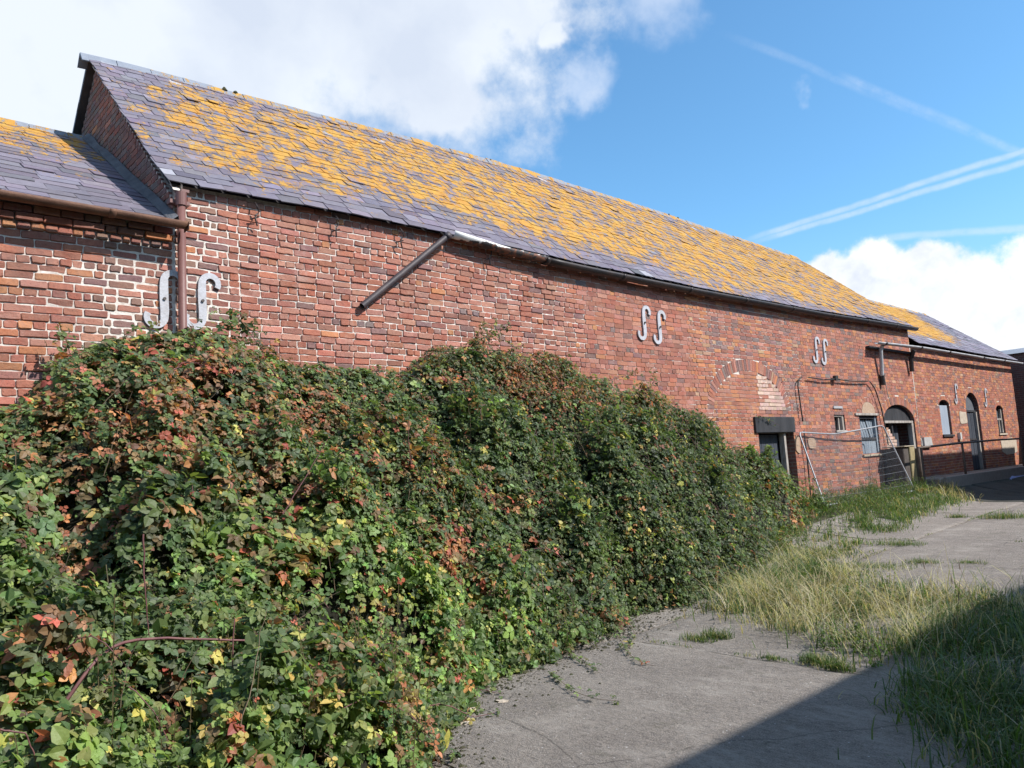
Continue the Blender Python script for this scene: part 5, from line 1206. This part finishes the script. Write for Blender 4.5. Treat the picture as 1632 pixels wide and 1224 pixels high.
# moss and short weeds that fill the joints
Pj = []
for x in (5.75, 8.35, 10.75, 13.1, 16.3, 19.5): m = 700; y_ = rng.uniform(1.5, 6.6, m); k = vn(y_*2.3, x, 1) > .52; Pj.append(np.stack([x+rng.normal(0, .018, m), y_], 1)[k])
for y in (1.0, 4.95): m = 1500; x_ = rng.uniform(3, 19.5, m); k = vn(x_*1.9, y, 6) > .55; Pj.append(np.stack([x_, y+rng.normal(0, .02, m)], 1)[k])
Pj = np.concatenate(Pj); m = len(Pj); V, F, C = blades(np.stack([Pj[:, 0], Pj[:, 1], gz(Pj[:, 0], Pj[:, 1])-.01], 1), .030*np.exp(rng.normal(0, .4, m)), np.full(m, .006), gcol(m, .2), .9)
props(obj('joint_moss', mesh('joint_moss', V, F, m_grass, C)), 'short moss and grass growing in lines along the slab joints', 'moss', kind='stuff')
# single tufts in the joints of the slabs
for px, py, r_, n, L, lab in ((1112, 1020, .11, 260, .06, 'small green grass tuft in the slab joint, nearest the dark bramble mound'), (1142, 1016, .09, 300, .085, 'bushier green tuft just right of another small tuft in the slab joint'),
        (1232, 1049, .06, 120, .035, 'low mossy tuft in the joint between the two pairs of grass tufts'), (1297, 1054, .07, 230, .075, 'green tuft at the joint where the long grass begins'), (1335, 1066, .08, 260, .10, 'yellowing tuft right beside the shade edge on the concrete'),
        (1524, 825, .12, 200, .09, 'little tuft alone on the sunlit far slabs'), (1604, 826, .26, 500, .13, 'largest yellow green tuft on the far slabs near the shade'), (1470, 897, .16, 260, .07, 'flat green weeds in the far slab joint near the grass bank'),
        (1545, 897, .14, 220, .05, 'thin strip of green in the far slab joint'), (1432, 868, .25, 420, .09, 'weedy clump where the far slabs meet the grass bank'), (1400, 905, .3, 500, .08, 'creeping weeds along the broken edge of the far slab')):
    d_ = ray(px, py); z = -1.5
    for _ in range(40): q = d_*(z/d_[2]); z = .5*z+.5*float(gz(q[0], q[1]))
    P0 = d_*(z/d_[2]); P = P0+np.stack([np.clip(rng.normal(0, r_*.4, n), -.9*r_, .9*r_), np.clip(rng.normal(0, r_*.8, n), -1.5*r_, 1.5*r_), np.full(n, -.01)], 1); V, F, C = blades(P, L*np.exp(rng.normal(0, .3, n)), np.full(n, .005), gcol(n, .15), .8)
    V = V-P0; o = bpy.data.objects.new('grass_tuft', mesh('grass_tuft', V, F, m_grass, C)); o.location = P0; sc.collection.objects.link(o); props(o, lab, 'grass tuft', 'grass tufts in the slab joints')
# moss and litter along the bramble edge; pebbles and chips on the concrete
def chips(name, X, Y, s, mat, label, cat, kind='stuff', zoff=0.0, flat=.5):
    n = len(X); B = np.array([[1, 0, 0], [.3, .9, 0], [-.8, .6, 0], [-.7, -.6, 0], [.4, -.9, 0], [.1, .1, 1.0], [.5, .3, .7], [-.4, -.2, .8]]); V = B[None]*s[:, None, None]*rng.uniform(.6, 1.3, (n, 8, 3))*[1, 1, flat]; a = rng.uniform(0, 6.28, n); c, s2 = np.cos(a)[:, None], np.sin(a)[:, None]
    V = np.stack([V[..., 0]*c-V[..., 1]*s2+X[:, None], V[..., 0]*s2+V[..., 1]*c+Y[:, None], V[..., 2]+gz(X, Y)[:, None]+zoff], -1)
    F = np.array([[0, 1, 6], [1, 2, 5], [1, 5, 6], [2, 3, 7], [2, 7, 5], [3, 4, 7], [4, 0, 6], [4, 6, 7], [5, 7, 6]]); return props(obj(name, mesh(name, V.reshape(-1, 3), [(F[None]+np.arange(n)[:, None, None]*8).reshape(-1, 3)], mat)), label, cat, kind=kind)
n = 900; X = rng.uniform(2.5, 12, n); Y = rng.uniform(.6, 6, n); k = Y < bfront(X)+.1; chips('pebbles', X[k], Y[k], np.exp(rng.normal(-5.6, .45, k.sum())), simple('pale_chippings', (.45, .42, .38), (.30, .27, .25), .9), 'small pale chippings strewn over the concrete', 'chippings')
n = 3500; X = rng.uniform(2.4, 8.5, n); Y = bfront(X)-np.abs(rng.normal(0, .16, n))*(1+.8*vn(X*2, 0*X, 3))+.12; chips('leaf_litter', X, Y, np.exp(rng.normal(-4.9, .5, n)), m_soil, 'dark crumbs of moss and leaf litter along the bramble edge', 'litter', flat=.6)
for px, py, s in ((755, 1128, .075), (800, 1118, .05), (742, 1152, .04)):
    d_ = ray(px, py); P0 = d_*(-1.60/d_[2]); th = np.arange(9)*2*np.pi/9; V = [(0, 0, .20)]
    for e, q in ((.72, .18), (1, .04), (1.0, -.15)):
        for a in th: V.append((math.cos(a)*e, math.sin(a)*e*.7, q))
    V = np.array(V)*(1+.20*rng.normal(size=(len(V), 1))*[1, 1, .4])*s; i = np.arange(9); j = (i+1) % 9
    o = bpy.data.objects.new('stone', mesh('stone', V, [np.stack([0*i, 1+i, 1+j], 1), np.concatenate([np.stack([1+i, 10+i, 10+j, 1+j], 1), np.stack([10+i, 19+i, 19+j, 10+j], 1)])], m_render)); o.location = P0; o.rotation_euler = (0, 0, rng.uniform(0, 6)); sc.collection.objects.link(o)
    props(o, {755: 'largest pale flat stone at the corner of the brambles and the concrete', 742: 'smallest pale stone, nearest the camera at the bramble corner', 800: 'flat pale stone lying in the moss, farthest along the bramble edge'}[px], 'stone', 'stones by the brambles')
